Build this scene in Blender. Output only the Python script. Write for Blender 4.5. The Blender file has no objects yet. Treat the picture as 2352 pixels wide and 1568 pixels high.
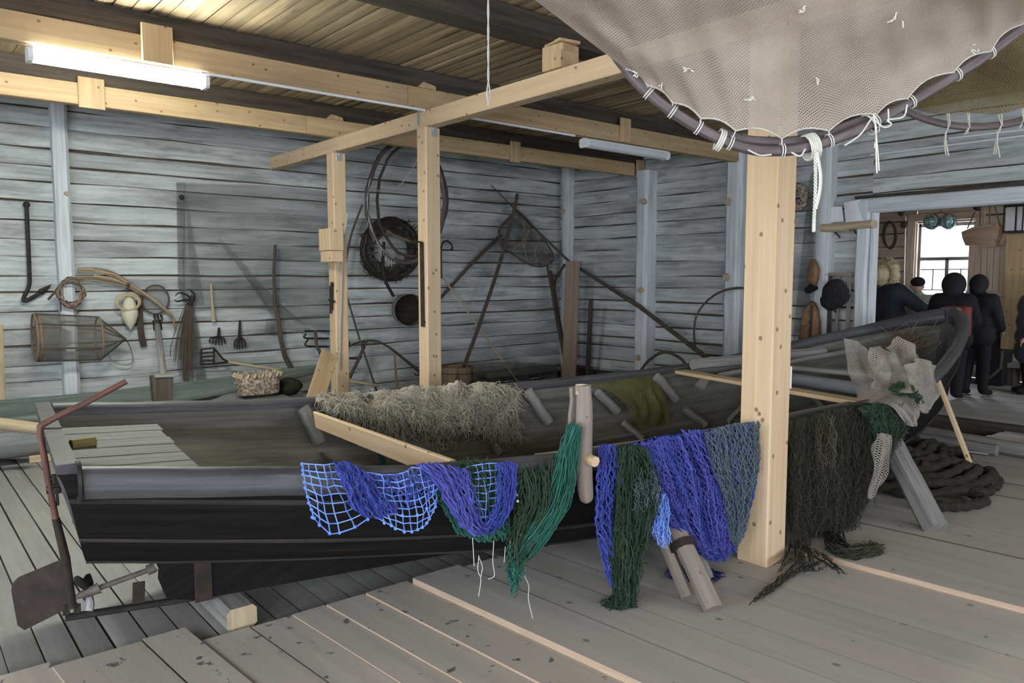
import bpy, math, random
from mathutils import Vector, Matrix, Quaternion
from mathutils.noise import noise as pnoise

random.seed(7)
SC = bpy.context.scene
COL = SC.collection
V3 = Vector
R = math.radians

# ------------------------------------------------------------------ camera
# world: X runs along the back-left wall, Y along the right wall, Z up, old floor at z = 0
F_PX, CX, CY, CAM_H = 1740.0, 1176.0, 784.0, 1.75
PITCH = math.atan(147.0 / F_PX)
HEAD = R(50.2)
FW0 = V3((math.cos(HEAD), math.sin(HEAD), 0))
RT = V3((math.sin(HEAD), -math.cos(HEAD), 0))
UP0 = V3((0, 0, 1))
FW = FW0 * math.cos(PITCH) - UP0 * math.sin(PITCH)
UP = UP0 * math.cos(PITCH) + FW0 * math.sin(PITCH)
CAM = V3((0, 0, CAM_H))
cam_d = bpy.data.cameras.new('camera')
cam_d.sensor_width = 36.0
cam_d.lens = 36.0 * F_PX / 2352.0
cam_d.clip_start = 0.05
cam_d.clip_end = 200
cam = bpy.data.objects.new('camera', cam_d)
COL.objects.link(cam)
M = Matrix((RT, UP, -FW)).transposed().to_4x4()
M.translation = CAM
cam.matrix_world = M
SC.camera = cam


def ray(x, y):
    return FW + RT * ((x - CX) / F_PX) - UP * ((y - CY) / F_PX)


def pl(x, y, ax, val):
    """where the sight line through (x, y) of the photo meets a wall, floor or post plane"""
    d = ray(x, y)
    return CAM + d * ((val - CAM[ax]) / d[ax])


WA, WB = 9.81, 9.28           # back-left wall (y) and right wall (x)
def A(x, y, d=.05): return pl(x, y, 1, WA - d)
def B(x, y, d=.05): return pl(x, y, 0, WB - d)
def G(x, y, z=0.0): return pl(x, y, 2, z)
def YV(x, y, v): return pl(x, y, 1, v)
def XU(x, y, u): return pl(x, y, 0, u)
def D(x, y, t): return CAM + ray(x, y) * t


# ------------------------------------------------------------------ materials
def _ramp(nt, fac, cols):
    n = nt.nodes.new('ShaderNodeValToRGB')
    e = n.color_ramp.elements
    while len(e) < len(cols):
        e.new(0.5)
    for k, (p, c) in enumerate(cols):
        e[k].position = p
        e[k].color = (*c, 1)
    nt.links.new(fac, n.inputs[0])
    return n.outputs[0]


def _uv(nt, scale, kind='UV', rnd=True):
    tc = nt.nodes.new('ShaderNodeTexCoord')
    mp = nt.nodes.new('ShaderNodeMapping')
    mp.inputs['Scale'].default_value = (scale[0], scale[1], scale[2] if len(scale) > 2 else 1)
    nt.links.new(tc.outputs[kind], mp.inputs[0])
    if rnd:
        oi = nt.nodes.new('ShaderNodeObjectInfo')
        m = nt.nodes.new('ShaderNodeMath')
        m.operation = 'MULTIPLY'
        m.inputs[1].default_value = 61.7
        nt.links.new(oi.outputs['Random'], m.inputs[0])
        nt.links.new(m.outputs[0], mp.inputs['Location'])
    return mp.outputs[0]


def _noise(nt, vec, detail=4, rough=.6, dist=0):
    n = nt.nodes.new('ShaderNodeTexNoise')
    n.inputs['Scale'].default_value = 1
    n.inputs['Detail'].default_value = detail
    n.inputs['Roughness'].default_value = rough
    n.inputs['Distortion'].default_value = dist
    nt.links.new(vec, n.inputs['Vector'])
    return n.outputs[0]


def _mix(nt, fac, a, b):
    n = nt.nodes.new('ShaderNodeMix')
    n.data_type = 'RGBA'
    nt.links.new(fac, n.inputs[0])
    if isinstance(a, tuple): n.inputs[6].default_value = (*a, 1)
    else: nt.links.new(a, n.inputs[6])
    if isinstance(b, tuple): n.inputs[7].default_value = (*b, 1)
    else: nt.links.new(b, n.inputs[7])
    return n.outputs[2]


def _range(nt, val, lo, hi, a=0., b=1.):
    n = nt.nodes.new('ShaderNodeMapRange')
    n.inputs[1].default_value, n.inputs[2].default_value = lo, hi
    n.inputs[3].default_value, n.inputs[4].default_value = a, b
    nt.links.new(val, n.inputs[0])
    return n.outputs[0]


MATS = {}


def mat(name, cols, scale=(30, 1.5), layers=(), knots=None, rows=None, rough=.75, bump=.25,
        metal=0., kind='UV', detail=4, spec=.35, trans=None, objvar=0.):
    m = bpy.data.materials.new(name)
    m.use_nodes = True
    nt = m.node_tree
    b = nt.nodes['Principled BSDF']
    vec = _uv(nt, scale, kind)
    n1 = _noise(nt, vec, detail)
    col = _ramp(nt, n1, cols) if len(cols) > 1 else None
    if col is None:
        col = _ramp(nt, n1, [(0, cols[0][1]), (1, cols[0][1])])
    if rows:   # slight tone change from board to board: (board width, amount)
        v2 = _uv(nt, (1 / rows[0], 0.0, 0), kind, False)
        fl = nt.nodes.new('ShaderNodeVectorMath'); fl.operation = 'FLOOR'
        nt.links.new(v2, fl.inputs[0])
        wn = nt.nodes.new('ShaderNodeTexWhiteNoise'); wn.noise_dimensions = '3D'
        nt.links.new(fl.outputs[0], wn.inputs[0])
        f = _range(nt, wn.outputs[0], 0, 1, 1 - rows[1], 1 + rows[1])
        mul = nt.nodes.new('ShaderNodeVectorMath'); mul.operation = 'SCALE'
        nt.links.new(col, mul.inputs[0]); nt.links.new(f, mul.inputs['Scale'])
        col = mul.outputs[0]
    for L in layers:   # (colour, scale, lo, hi, amount)
        lv = _uv(nt, L[1], kind)
        ln = _noise(nt, lv, 5, .62, L[5] if len(L) > 5 else 0)
        col = _mix(nt, _range(nt, ln, L[2], L[3], 0, L[4]), col, L[0])
    if knots:          # (colour, scale, radius)
        kv = _uv(nt, knots[1], kind)
        vo = nt.nodes.new('ShaderNodeTexVoronoi')
        vo.voronoi_dimensions = '2D'
        vo.inputs['Scale'].default_value = 1
        nt.links.new(kv, vo.inputs['Vector'])
        col = _mix(nt, _range(nt, vo.outputs['Distance'], knots[2] * .6, knots[2], .85, 0), col, knots[0])
    if objvar:
        oi = nt.nodes.new('ShaderNodeObjectInfo')
        f = _range(nt, oi.outputs['Random'], 0, 1, 1 - objvar, 1 + objvar)
        mul = nt.nodes.new('ShaderNodeVectorMath'); mul.operation = 'SCALE'
        nt.links.new(col, mul.inputs[0]); nt.links.new(f, mul.inputs['Scale'])
        col = mul.outputs[0]
    nt.links.new(col, b.inputs['Base Color'])
    b.inputs['Roughness'].default_value = rough
    b.inputs['Metallic'].default_value = metal
    b.inputs['Specular IOR Level'].default_value = spec
    if bump:
        bp = nt.nodes.new('ShaderNodeBump')
        bp.inputs['Strength'].default_value = bump
        bp.inputs['Distance'].default_value = .01
        nt.links.new(n1, bp.inputs['Height'])
        nt.links.new(bp.outputs[0], b.inputs['Normal'])
    MATS[name] = m
    return m


def mat_net(name, c1, c2, cell=.011, width=.3, var=.12, vscale=3., fuzz=0.):
    """knotted netting: a diamond lattice of twine, open between the strands"""
    m = bpy.data.materials.new(name)
    m.use_nodes = True
    nt = m.node_tree
    b = nt.nodes['Principled BSDF']
    out = nt.nodes['Material Output']
    tc = nt.nodes.new('ShaderNodeTexCoord')
    sx = nt.nodes.new('ShaderNodeSeparateXYZ')
    nt.links.new(tc.outputs['UV'], sx.inputs[0])
    big = _noise(nt, _uv(nt, (vscale, vscale)), 3)
    wv = _range(nt, big, .3, .7, width - var, width + var)

    def M_(op, a, bb):
        n = nt.nodes.new('ShaderNodeMath'); n.operation = op
        for k, q in enumerate((a, bb)):
            if q is None: continue
            if isinstance(q, (int, float)): n.inputs[k].default_value = q
            else: nt.links.new(q, n.inputs[k])
        return n.outputs[0]
    s1 = M_('FRACT', M_('MULTIPLY', M_('ADD', sx.outputs[0], sx.outputs[1]), 1 / cell), None)
    s2 = M_('FRACT', M_('MULTIPLY', M_('SUBTRACT', sx.outputs[0], sx.outputs[1]), 1 / cell), None)
    k = M_('MAXIMUM', M_('LESS_THAN', s1, wv), M_('LESS_THAN', s2, wv))
    tr = nt.nodes.new('ShaderNodeBsdfTransparent')
    tl = nt.nodes.new('ShaderNodeBsdfTranslucent')
    col = _ramp(nt, _noise(nt, _uv(nt, (vscale * 2, vscale * 2)), 5), [(.3, c1), (.7, c2)])
    nt.links.new(col, b.inputs['Base Color']); nt.links.new(col, tl.inputs[0])
    b.inputs['Roughness'].default_value = .9
    b.inputs['Specular IOR Level'].default_value = .1
    m1 = nt.nodes.new('ShaderNodeMixShader'); m1.inputs[0].default_value = .3
    nt.links.new(b.outputs[0], m1.inputs[1]); nt.links.new(tl.outputs[0], m1.inputs[2])
    m2 = nt.nodes.new('ShaderNodeMixShader')
    nt.links.new(k, m2.inputs[0]); nt.links.new(tr.outputs[0], m2.inputs[1]); nt.links.new(m1.outputs[0], m2.inputs[2])
    nt.links.new(m2.outputs[0], out.inputs[0])
    MATS[name] = m
    return m


def mat_emit(name, col, strength):
    m = bpy.data.materials.new(name)
    m.use_nodes = True
    b = m.node_tree.nodes['Principled BSDF']
    b.inputs['Base Color'].default_value = (.8, .8, .8, 1)
    b.inputs['Emission Color'].default_value = (*col, 1)
    b.inputs['Emission Strength'].default_value = strength
    MATS[name] = m
    return m


def mat_glass(name, col=(1, 1, 1), rough=0.0, amount=.12):
    m = bpy.data.materials.new(name)
    m.use_nodes = True
    nt = m.node_tree
    nt.nodes.remove(nt.nodes['Principled BSDF'])
    tr = nt.nodes.new('ShaderNodeBsdfTransparent'); tr.inputs[0].default_value = (*col, 1)
    gl = nt.nodes.new('ShaderNodeBsdfGlossy'); gl.inputs['Roughness'].default_value = rough
    mx = nt.nodes.new('ShaderNodeMixShader'); mx.inputs[0].default_value = amount
    nt.links.new(tr.outputs[0], mx.inputs[1]); nt.links.new(gl.outputs[0], mx.inputs[2])
    nt.links.new(mx.outputs[0], nt.nodes['Material Output'].inputs[0])
    MATS[name] = m
    return m


BK = (.02, .017, .015)
mat('whitewash', [(.25, (.29, .31, .31)), (.5, (.475, .50, .508)), (.8, (.61, .64, .65))], (26, 1.1), rows=(.2, .13),
    layers=[((.17, .175, .175), (4.5, .7), .46, .70, .75), ((.12, .115, .11), (13, 2.2), .56, .76, .65), ((.17, .13, .10), (55, .8), .655, .69, .8), ((.30, .24, .19), (18, 1.6), .66, .76, .5), ((.70, .745, .74), (4, .8), .54, .73, .6), ((.2, .19, .18), (90, 14), .60, .70, .4)], rough=.85, bump=.5)
mat('whitewash_post', [(.25, (.45, .47, .5)), (.6, (.62, .65, .69)), (.85, (.7, .73, .77))], (24, 1.3),
    layers=[((.22, .21, .2), (30, 1.2), .62, .72, .6), ((.28, .28, .27), (6, .8), .55, .75, .5)], rough=.85, bump=.4)
mat('crack_moss', [(.3, (.06, .05, .042)), (.7, (.17, .135, .105))], (30, 4), rough=.95)
mat('ceiling_wood', [(.25, (.2, .145, .085)), (.55, (.35, .265, .16)), (.8, (.47, .37, .24))], (18, .9), rows=(.125, .22),
    layers=[((.07, .05, .035), (12, 1.4), .56, .74, .7), ((.03, .022, .018), (60, 9), .68, .74, .9)], rough=.8)
mat('old_beam', [(.3, (.03, .024, .02)), (.7, (.085, .065, .05))], (22, 1.2), layers=[((.15, .12, .09), (8, .8), .6, .8, .5)], rough=.85)
mat('pine', [(.25, (.53, .37, .225)), (.55, (.62, .455, .295)), (.8, (.68, .525, .365))], (26, .8), knots=((.2, .10, .05), (5.2, 4.6), .075),
    layers=[((.52, .33, .16), (55, .7), .56, .7, .5), ((.55, .47, .38), (4, .9), .58, .8, .45)], rough=.62, bump=.1, objvar=.05)
mat('pine_dark', [(.25, (.38, .25, .14)), (.55, (.48, .34, .19)), (.8, (.56, .42, .25))], (26, .8), knots=((.16, .08, .04), (5, 4), .06),
    layers=[((.27, .2, .14), (5, .9), .52, .75, .6)], rough=.7, bump=.12, objvar=.06)  # darker, browner tone of the same pine
mat('grey_wood', [(.25, (.13, .125, .12)), (.55, (.24, .23, .22)), (.8, (.34, .33, .31))], (34, 1.4),
    layers=[((.07, .065, .06), (40, 1.2), .6, .72, .7), ((.36, .31, .25), (6, .9), .6, .8, .4)], rough=.8, objvar=.08)
mat('pale_log', [(.25, (.16, .13, .11)), (.55, (.25, .205, .175)), (.8, (.33, .28, .24))], (22, 1.1), knots=((.2, .11, .07), (6, 4), .05),
    layers=[((.29, .24, .22), (14, .9), .52, .75, .7)], rough=.75, objvar=.06)
mat('floor_old', [(.25, (.225, .22, .212)), (.55, (.27, .266, .255)), (.8, (.315, .31, .30))], (30, 2.0), rows=(.14, .07),
    layers=[((.22, .21, .195), (7, 3), .52, .78, .45), ((.34, .24, .17), (3, .8), .66, .8, .5), ((.6, .61, .6), (7, 4), .68, .78, .6)], rough=.6, bump=.15)
mat('floor_gap', [(.3, (.02, .017, .014)), (.7, (.05, .04, .03))], (30, 4), rough=.95)
mat('deck_board', [(.25, (.41, .385, .35)), (.55, (.46, .435, .40)), (.8, (.51, .485, .45))], (16, .6), rows=(1.37, .07), knots=((.2, .16, .13), (2.2, 1.6), .035),
    layers=[((.52, .45, .38), (3, .6), .5, .75, .6), ((.33, .31, .29), (9, .8), .55, .78, .6), ((.27, .24, .21), (60, .9), .66, .72, .5), ((.3, .27, .245), (110, 7), .6, .7, .3), ((.06, .06, .065), (9, 9), .70, .72, .85)], rough=.6, bump=.06)
mat('deck_spotted', [(.25, (.42, .375, .325)), (.55, (.49, .44, .385)), (.8, (.54, .49, .435))], (16, .6), rows=(1.37, .08), layers=[((.38, .36, .34), (3, .6), .5, .75, .6), ((.3, .25, .21), (7, 2), .64, .76, .5), ((.09, .09, .095), (11, 11), .635, .65, .9)], rough=.6, bump=.06)
mat('brown_plank', [(.25, (.2, .14, .105)), (.6, (.28, .205, .16)), (.85, (.34, .26, .2))], (26, 1), rough=.75, bump=.15)
mat('deck_cut', [(.3, (.44, .32, .23)), (.7, (.56, .42, .31))], (40, 4), rough=.7)
mat('tar_and_shade', [(.3, (.007, .0065, .007)), (.6, (.013, .012, .012)), (.85, (.028, .023, .02))], (26, 1.5),
    layers=[((.10, .06, .035), (30, 1.0), .66, .74, .55), ((.022, .017, .015), (5, 1), .5, .7, .6)], rough=.7, bump=.6, spec=.09)
mat('rail_tar', [(.3, (.045, .044, .048)), (.6, (.085, .085, .095)), (.85, (.15, .15, .165))], (30, 1.2),
    layers=[((.02, .02, .022), (8, 1.2), .52, .7, .7), ((.42, .33, .24), (40, 2.0), .68, .72, .6)], rough=.5, bump=.3)
mat('transom_tar', [(.3, (.03, .03, .034)), (.6, (.055, .055, .062)), (.85, (.12, .12, .13))], (9, 9), layers=[((.2, .2, .21), (14, 14), .64, .76, .6)], rough=.55, bump=.3)
mat('hull_inner', [(.25, (.10, .095, .085)), (.55, (.17, .165, .15)), (.8, (.25, .24, .22))], (30, 1.2), rows=(.21, .12),
    layers=[((.045, .04, .035), (7, 1.0), .5, .74, .75), ((.3, .22, .14), (26, .8), .68, .76, .5)], rough=.8, bump=.4)
mat('stern_plank', [(.25, (.12, .13, .13)), (.55, (.18, .195, .195)), (.8, (.25, .265, .265))], (30, 1.2),
    layers=[((.13, .13, .12), (40, 1.2), .6, .72, .6)], rough=.7, objvar=.07)
mat('rust', [(.3, (.022, .016, .013)), (.6, (.04, .028, .022)), (.85, (.075, .048, .034))], (12, 12), rough=.8, metal=.15, bump=.15)
mat('rust_red', [(.3, (.10, .05, .04)), (.6, (.17, .08, .062)), (.85, (.24, .14, .115))], (30, 8), layers=[((.09, .06, .05), (20, 5), .55, .7, .7)], rough=.6, metal=.3)
mat('iron', [(.3, (.025, .023, .022)), (.7, (.06, .052, .046))], (40, 12), rough=.65, metal=.6)
mat('rust_grey', [(.3, (.09, .075, .065)), (.7, (.17, .15, .135))], (20, 20), rough=.7, metal=.3, bump=.2)
mat('tar_worn_highlight', [(.3, (.014, .012, .012)), (.55, (.035, .03, .028)), (.8, (.075, .06, .05))], (14, 1.5), layers=[((.3, .2, .12), (9, 1.7), .68, .74, .8)], rough=.6, bump=.2, spec=.25)
mat('steel_grey', [(.3, (.30, .30, .31)), (.7, (.46, .46, .47))], (30, 30), rough=.5, metal=.5, bump=.1)
mat('galvanised', [(.3, (.42, .45, .47)), (.7, (.58, .61, .63))], (60, 60), rough=.4, metal=.7, bump=.1)
mat('grey_pipe', [(.3, (.17, .18, .21)), (.7, (.25, .26, .29))], (20, 3), rough=.55)
mat('stain_yellow', [(.3, (.22, .17, .065)), (.7, (.3, .235, .1))], (20, 4), rough=.7)
mat('white_plastic', [(.3, (.68, .7, .72)), (.7, (.74, .76, .78))], (10, 10), rough=.4, bump=0)
mat('paper', [(.3, (.68, .69, .73)), (.7, (.76, .77, .8))], (8, 8), rough=.8, bump=0)
mat('paper_warm', [(.3, (.5, .42, .3)), (.7, (.62, .53, .38))], (8, 8), rough=.8, bump=0)
mat('leather', [(.3, (.16, .085, .04)), (.7, (.29, .165, .075))], (14, 14), rough=.6, layers=[((.07, .04, .025), (7, 7), .55, .75, .7)])
mat('twine', [(.3, (.52, .5, .45)), (.7, (.68, .66, .6))], (60, 60), rough=.9, bump=0)
mat('twine_grey', [(.3, (.36, .34, .3)), (.7, (.5, .47, .42))], (60, 60), rough=.9, bump=0)
mat('rope_dark', [(.3, (.014, .012, .01)), (.7, (.042, .034, .027))], (60, 60), rough=.95, bump=.5)
mat('bark', [(.3, (.06, .045, .045)), (.6, (.115, .09, .095)), (.85, (.18, .145, .15))], (30, 5), layers=[((.25, .2, .19), (10, 3), .62, .75, .6)], rough=.55, bump=.3)
mat('willow', [(.3, (.17, .11, .07)), (.7, (.3, .21, .14))], (30, 3), rough=.8)
mat('willow_dark', [(.3, (.055, .042, .034)), (.7, (.11, .085, .065))], (30, 3), rough=.8)
mat('straw', [(.3, (.36, .28, .18)), (.7, (.52, .42, .28))], (30, 3), rough=.85)
mat('float_wood', [(.3, (.55, .5, .38)), (.7, (.68, .63, .5))], (20, 3), rough=.6)
mat('wicker', [(.38, (.12, .085, .06)), (.5, (.30, .23, .18)), (.62, (.52, .45, .38))], (34, 30), rough=.85, bump=.9)
mat('strand_blue', [(.3, (.03, .048, .25)), (.6, (.05, .08, .37)), (.85, (.09, .17, .5))], (6, 6), layers=[((.09, .07, .36), (5, 5), .5, .66, .8)], rough=.7, bump=0, spec=.25)
mat('strand_lightblue', [(.3, (.10, .2, .68)), (.7, (.22, .38, .8))], (6, 6), rough=.7, bump=0)
mat('strand_violet', [(.3, (.055, .05, .27)), (.7, (.105, .10, .42))], (6, 6), layers=[((.05, .10, .42), (5, 5), .48, .62, .8)], rough=.75, bump=0)
mat('strand_teal', [(.3, (.012, .075, .055)), (.7, (.03, .15, .115))], (6, 6), rough=.75, bump=0)
mat('strand_green', [(.3, (.012, .03, .017)), (.7, (.04, .075, .04))], (6, 6), layers=[((.09, .095, .05), (4, 4), .58, .72, .6)], rough=.85, bump=0)
mat('strand_greyblue', [(.3, (.06, .085, .12)), (.7, (.12, .155, .175))], (6, 6), rough=.85, bump=0)
mat('strand_brown', [(.3, (.022, .021, .014)), (.6, (.05, .046, .03)), (.85, (.11, .09, .065))], (5, 5), layers=[((.012, .03, .018), (4, 4), .5, .68, .7)], rough=.9, bump=0)
mat('strand_flax', [(.3, (.32, .285, .225)), (.6, (.45, .415, .34)), (.85, (.58, .55, .47))], (4, 4), rough=.95, bump=0)
mat('sheet_flax', [(.3, (.28, .245, .185)), (.7, (.46, .42, .34))], (14, 14), rough=.95, bump=.8)
mat('sheet_brown', [(.3, (.012, .013, .009)), (.7, (.035, .032, .021))], (14, 5), rough=.95, bump=.8)
mat('sheet_green', [(.3, (.006, .018, .012)), (.7, (.02, .045, .028))], (14, 5), rough=.95, bump=.8)
mat('sheet_blue_shade', [(.3, (.01, .013, .065)), (.7, (.028, .028, .14))], (22, 4), rough=.95, bump=.8)
mat_net('net_beige', (.36, .30, .255), (.47, .395, .34), .0115, .66, .12, 2.2)
mat_net('net_beige_fine', (.42, .37, .33), (.52, .46, .41), .016, .42, .14, 4)
mat_net('net_pale_open', (.38, .34, .3), (.48, .43, .38), .018, .27, .1, 4)
mat_net('net_olive', (.17, .16, .06), (.27, .25, .11), .02, .40, .12, 4)
mat_net('net_olive_dark', (.11, .085, .04), (.22, .17, .08), .012, .42, .12, 2)
mat_net('net_grey', (.12, .125, .125), (.2, .205, .2), .022, .17, .08, 1.1)
mat_net('net_grey_dense', (.07, .07, .068), (.15, .15, .145), .02, .3, .14, 4)
mat_net('net_black', (.03, .026, .022), (.07, .058, .048), .028, .24, .1, 3)
mat_net('net_trap', (.19, .18, .155), (.29, .27, .235), .016, .19, .06, 4)
mat('cloth_navy', [(.3, (.012, .014, .022)), (.7, (.025, .029, .042))], (8, 8), rough=.7, spec=.25)
mat('cloth_black', [(.3, (.008, .008, .01)), (.7, (.018, .018, .021))], (8, 8), rough=.8, spec=.2)
mat('cloth_slate', [(.3, (.03, .04, .058)), (.7, (.06, .075, .1))], (8, 8), rough=.5)
mat('cloth_beige', [(.3, (.2, .21, .17)), (.7, (.3, .3, .25))], (8, 8), rough=.9)
mat('cloth_red', [(.3, (.13, .018, .022)), (.7, (.2, .03, .035))], (8, 8), rough=.7)
mat('fur', [(.3, (.42, .34, .2)), (.7, (.68, .58, .4))], (60, 60), rough=.95, kind='Object', bump=1)
mat('fur_black', [(.3, (.006, .006, .007)), (.7, (.025, .025, .027))], (60, 60), rough=.95, kind='Object', bump=1)
mat('skin', [(.3, (.42, .26, .2)), (.7, (.5, .32, .25))], (9, 9), rough=.6, kind='Object', bump=0)
mat('backroom_log', [(.25, (.3, .23, .18)), (.6, (.46, .37, .3)), (.85, (.55, .46, .38))], (22, 1), rows=(.2, .1), layers=[((.2, .14, .1), (30, 1), .6, .72, .6)], rough=.85)
mat('boat_green', [(.3, (.10, .12, .11)), (.7, (.17, .2, .18))], (20, 1.4), layers=[((.05, .055, .05), (8, 1), .55, .75, .6)], rough=.8)
mat('boat_white', [(.3, (.3, .31, .3)), (.7, (.45, .47, .46))], (20, 1.4), layers=[((.02, .02, .03), (5, 1.2), .55, .6, .9)], rough=.8)
mat_emit('tube_light', (.96, 1., .88), 200.0)
mat('dust_glass', [(.3, (.55, .57, .6)), (.7, (.6, .62, .65))], (8, 8), rough=.3, bump=0)
mat_glass('pane_glass')
mat('float_glass_glints', [(.35, (.03, .08, .08)), (.6, (.3, .45, .45)), (.7, (.75, .85, .85))], (22, 22, 22), rough=.12, kind='Object', bump=.4, spec=.8)  # pale noise patches painted in as shiny glints on the glass


# ------------------------------------------------------------------ mesh builder
def frame_of(t, up=None):
    t = t.normalized()
    up = V3(up) if up is not None else (V3((0, 0, 1)) if abs(t.z) < .95 else V3((1, 0, 0)))
    x = up.cross(t)
    if x.length < 1e-6:
        x = V3((1, 0, 0)).cross(t)
    x.normalize()
    return x, t.cross(x).normalized()


class MB:
    def __init__(s):
        s.v, s.f, s.uv, s.mi = [], [], [], []

    def face(s, idx, uvs, mi=0):
        s.f.append(tuple(idx)); s.uv.append(uvs); s.mi.append(mi)

    def poly(s, pts, uvs=None, mi=0):
        k = len(s.v)
        s.v += [V3(p) for p in pts]
        if uvs is None:
            o = V3(pts[0]); x = (V3(pts[1]) - o).normalized()
            n = x.cross(V3(pts[2]) - o).normalized(); y = n.cross(x)
            uvs = [((V3(p) - o).dot(x), (V3(p) - o).dot(y)) for p in pts]
        s.face(range(k, k + len(pts)), uvs, mi)

    def grid(s, P, closed=False, mi=0, uv=None, mif=None, u0=0., v0=0.):
        """P[i][j]; u runs over j, v over i (metres)"""
        n, m = len(P), len(P[0])
        k = len(s.v)
        for r in P: s.v += [V3(p) for p in r]
        if uv is None:
            us = [0.]
            mid = P[n // 2]
            for j in range(1, m): us.append(us[-1] + (V3(mid[j]) - V3(mid[j - 1])).length)
            us.append(us[-1] + (V3(mid[0]) - V3(mid[-1])).length)
            vs = [0.]
            for i in range(1, n): vs.append(vs[-1] + (V3(P[i][m // 2]) - V3(P[i - 1][m // 2])).length)
            uv = lambda i, j: (u0 + us[j], v0 + vs[i])
        for i in range(n - 1):
            for j in range(m if closed else m - 1):
                j2 = (j + 1) % m
                s.face((k + i * m + j, k + i * m + j2, k + (i + 1) * m + j2, k + (i + 1) * m + j),
                       (uv(i, j), uv(i, j + 1), uv(i + 1, j + 1), uv(i + 1, j)), mif(i, j) if mif else mi)

    def sweep(s, pts, prof, up=None, mi=0, cap=True, closed=False, scale=None, capmi=None):
        """sweep a 2-D profile (list of (x, y)) along pts; scale(i) per ring"""
        pts = [V3(p) for p in pts]
        n = len(pts)
        rings = []
        px = None
        for i in range(n):
            if closed: t = pts[(i + 1) % n] - pts[i - 1]
            else: t = pts[min(i + 1, n - 1)] - pts[max(i - 1, 0)]
            if up is not None or px is None:
                x, y = frame_of(t, up)
            else:
                t = t.normalized()
                x = (px - t * px.dot(t))
                x = x.normalized() if x.length > 1e-6 else frame_of(t)[0]
                y = t.cross(x)
            px = x
            k = scale(i) if scale else 1.
            kx, ky = k if isinstance(k, tuple) else (k, k)
            rings.append([pts[i] + x * (a * kx) + y * (b * ky) for a, b in prof])
        if closed:
            rings.append(rings[0])
        k0 = len(s.v)
        s.grid(rings, True, mi, u0=random.random(), v0=random.random() * 3)
        m = len(prof)
        if cap and not closed:
            cm = mi if capmi is None else capmi
            for ring, rev in ((rings[0], True), (rings[-1], False)):
                r = list(reversed(ring)) if rev else list(ring)
                s.poly(r, [(p[0] * 1., p[1] * 1.) for p in (reversed(prof) if rev else prof)], cm)

    def tube(s, pts, r, n=8, mi=0, cap=True, closed=False, jit=0.):
        prof = [(math.cos(2 * math.pi * k / n) * (1 + random.uniform(-jit, jit)), math.sin(2 * math.pi * k / n) * (1 + random.uniform(-jit, jit))) for k in range(n)]
        if isinstance(r, (int, float)): sc = lambda i: r
        else:
            N = len(pts)
            sc = lambda i: r[i] if len(r) == N else r[0] + (r[-1] - r[0]) * i / max(1, N - 1)
        s.sweep(pts, prof, None, mi, cap, closed, sc)

    def bar(s, p0, p1, w, h, up=(0, 0, 1), mi=0, bev=.006, seg=1, jit=0., capmi=None):
        """timber: chamfered rectangle w x h from p0 to p1; w across, h along 'up'"""
        b = min(bev, w * .3, h * .3)
        a, c = w / 2, h / 2
        prof = [(a - b, -c), (a, -c + b), (a, c - b), (a - b, c), (-a + b, c), (-a, c - b), (-a, -c + b), (-a + b, -c)]
        p0, p1 = V3(p0), V3(p1)
        pts = [p0.lerp(p1, i / seg) for i in range(seg + 1)]
        if jit:
            pts = [p + V3((random.uniform(-jit, jit), random.uniform(-jit, jit), random.uniform(-jit, jit))) * (0 < i < seg) for i, p in enumerate(pts)]
        s.sweep(pts, prof, up, mi, True, False, None, capmi)

    def box(s, c, sx, sy, sz, rz=0, mi=0, bev=.005):
        c = V3(c)
        s.bar(c - V3((0, 0, sz / 2)), c + V3((0, 0, sz / 2)), sx, sy, (-math.sin(rz), math.cos(rz), 0), mi, bev)

    def ball(s, c, r, n=12, m=8, mi=0, q=None):
        rx, ry, rz = r if isinstance(r, tuple) else (r, r, r)
        P = []
        for i in range(m + 1):
            a = math.pi * (i + .02) / (m + .04) - math.pi / 2
            ring = []
            for j in range(n):
                b = 2 * math.pi * j / n
                p = V3((rx * math.cos(a) * math.cos(b), ry * math.cos(a) * math.sin(b), rz * math.sin(a)))
                if q is not None: p = q @ p
                ring.append(V3(c) + p)
            P.append(ring)
        s.grid(P, True, mi)
        s.poly(list(reversed(P[0])), [(0, 0)] * n, mi); s.poly(P[-1], [(0, 0)] * n, mi)

    def lathe(s, o, axis, prof, n=20, mi=0, up=None):
        """prof: list of (radius, distance along axis)"""
        axis = V3(axis).normalized()
        x, y = frame_of(axis, up)
        s.grid([[V3(o) + axis * h + (x * math.cos(2 * math.pi * j / n) + y * math.sin(2 * math.pi * j / n)) * r for j in range(n)] for r, h in prof], True, mi)

    def capsule(s, p0, p1, r0, r1, n=10):
        p0, p1 = V3(p0), V3(p1)
        t = (p1 - p0).normalized()
        x, y = frame_of(t)
        P = []
        for k in range(5):
            a = math.pi / 2 * k / 4 - math.pi / 2 + .02
            P.append([p0 + t * (r0 * math.sin(a)) + (x * math.cos(2 * math.pi * j / n) + y * math.sin(2 * math.pi * j / n)) * (r0 * math.cos(a)) for j in range(n)])
        for k in range(5):
            a = math.pi / 2 * k / 4 - .0
            a = min(a, math.pi / 2 - .02)
            P.append([p1 + t * (r1 * math.sin(a)) + (x * math.cos(2 * math.pi * j / n) + y * math.sin(2 * math.pi * j / n)) * (r1 * math.cos(a)) for j in range(n)])
        s.grid(P, True)
        s.poly(list(reversed(P[0])), [(0, 0)] * n); s.poly(P[-1], [(0, 0)] * n)

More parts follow.
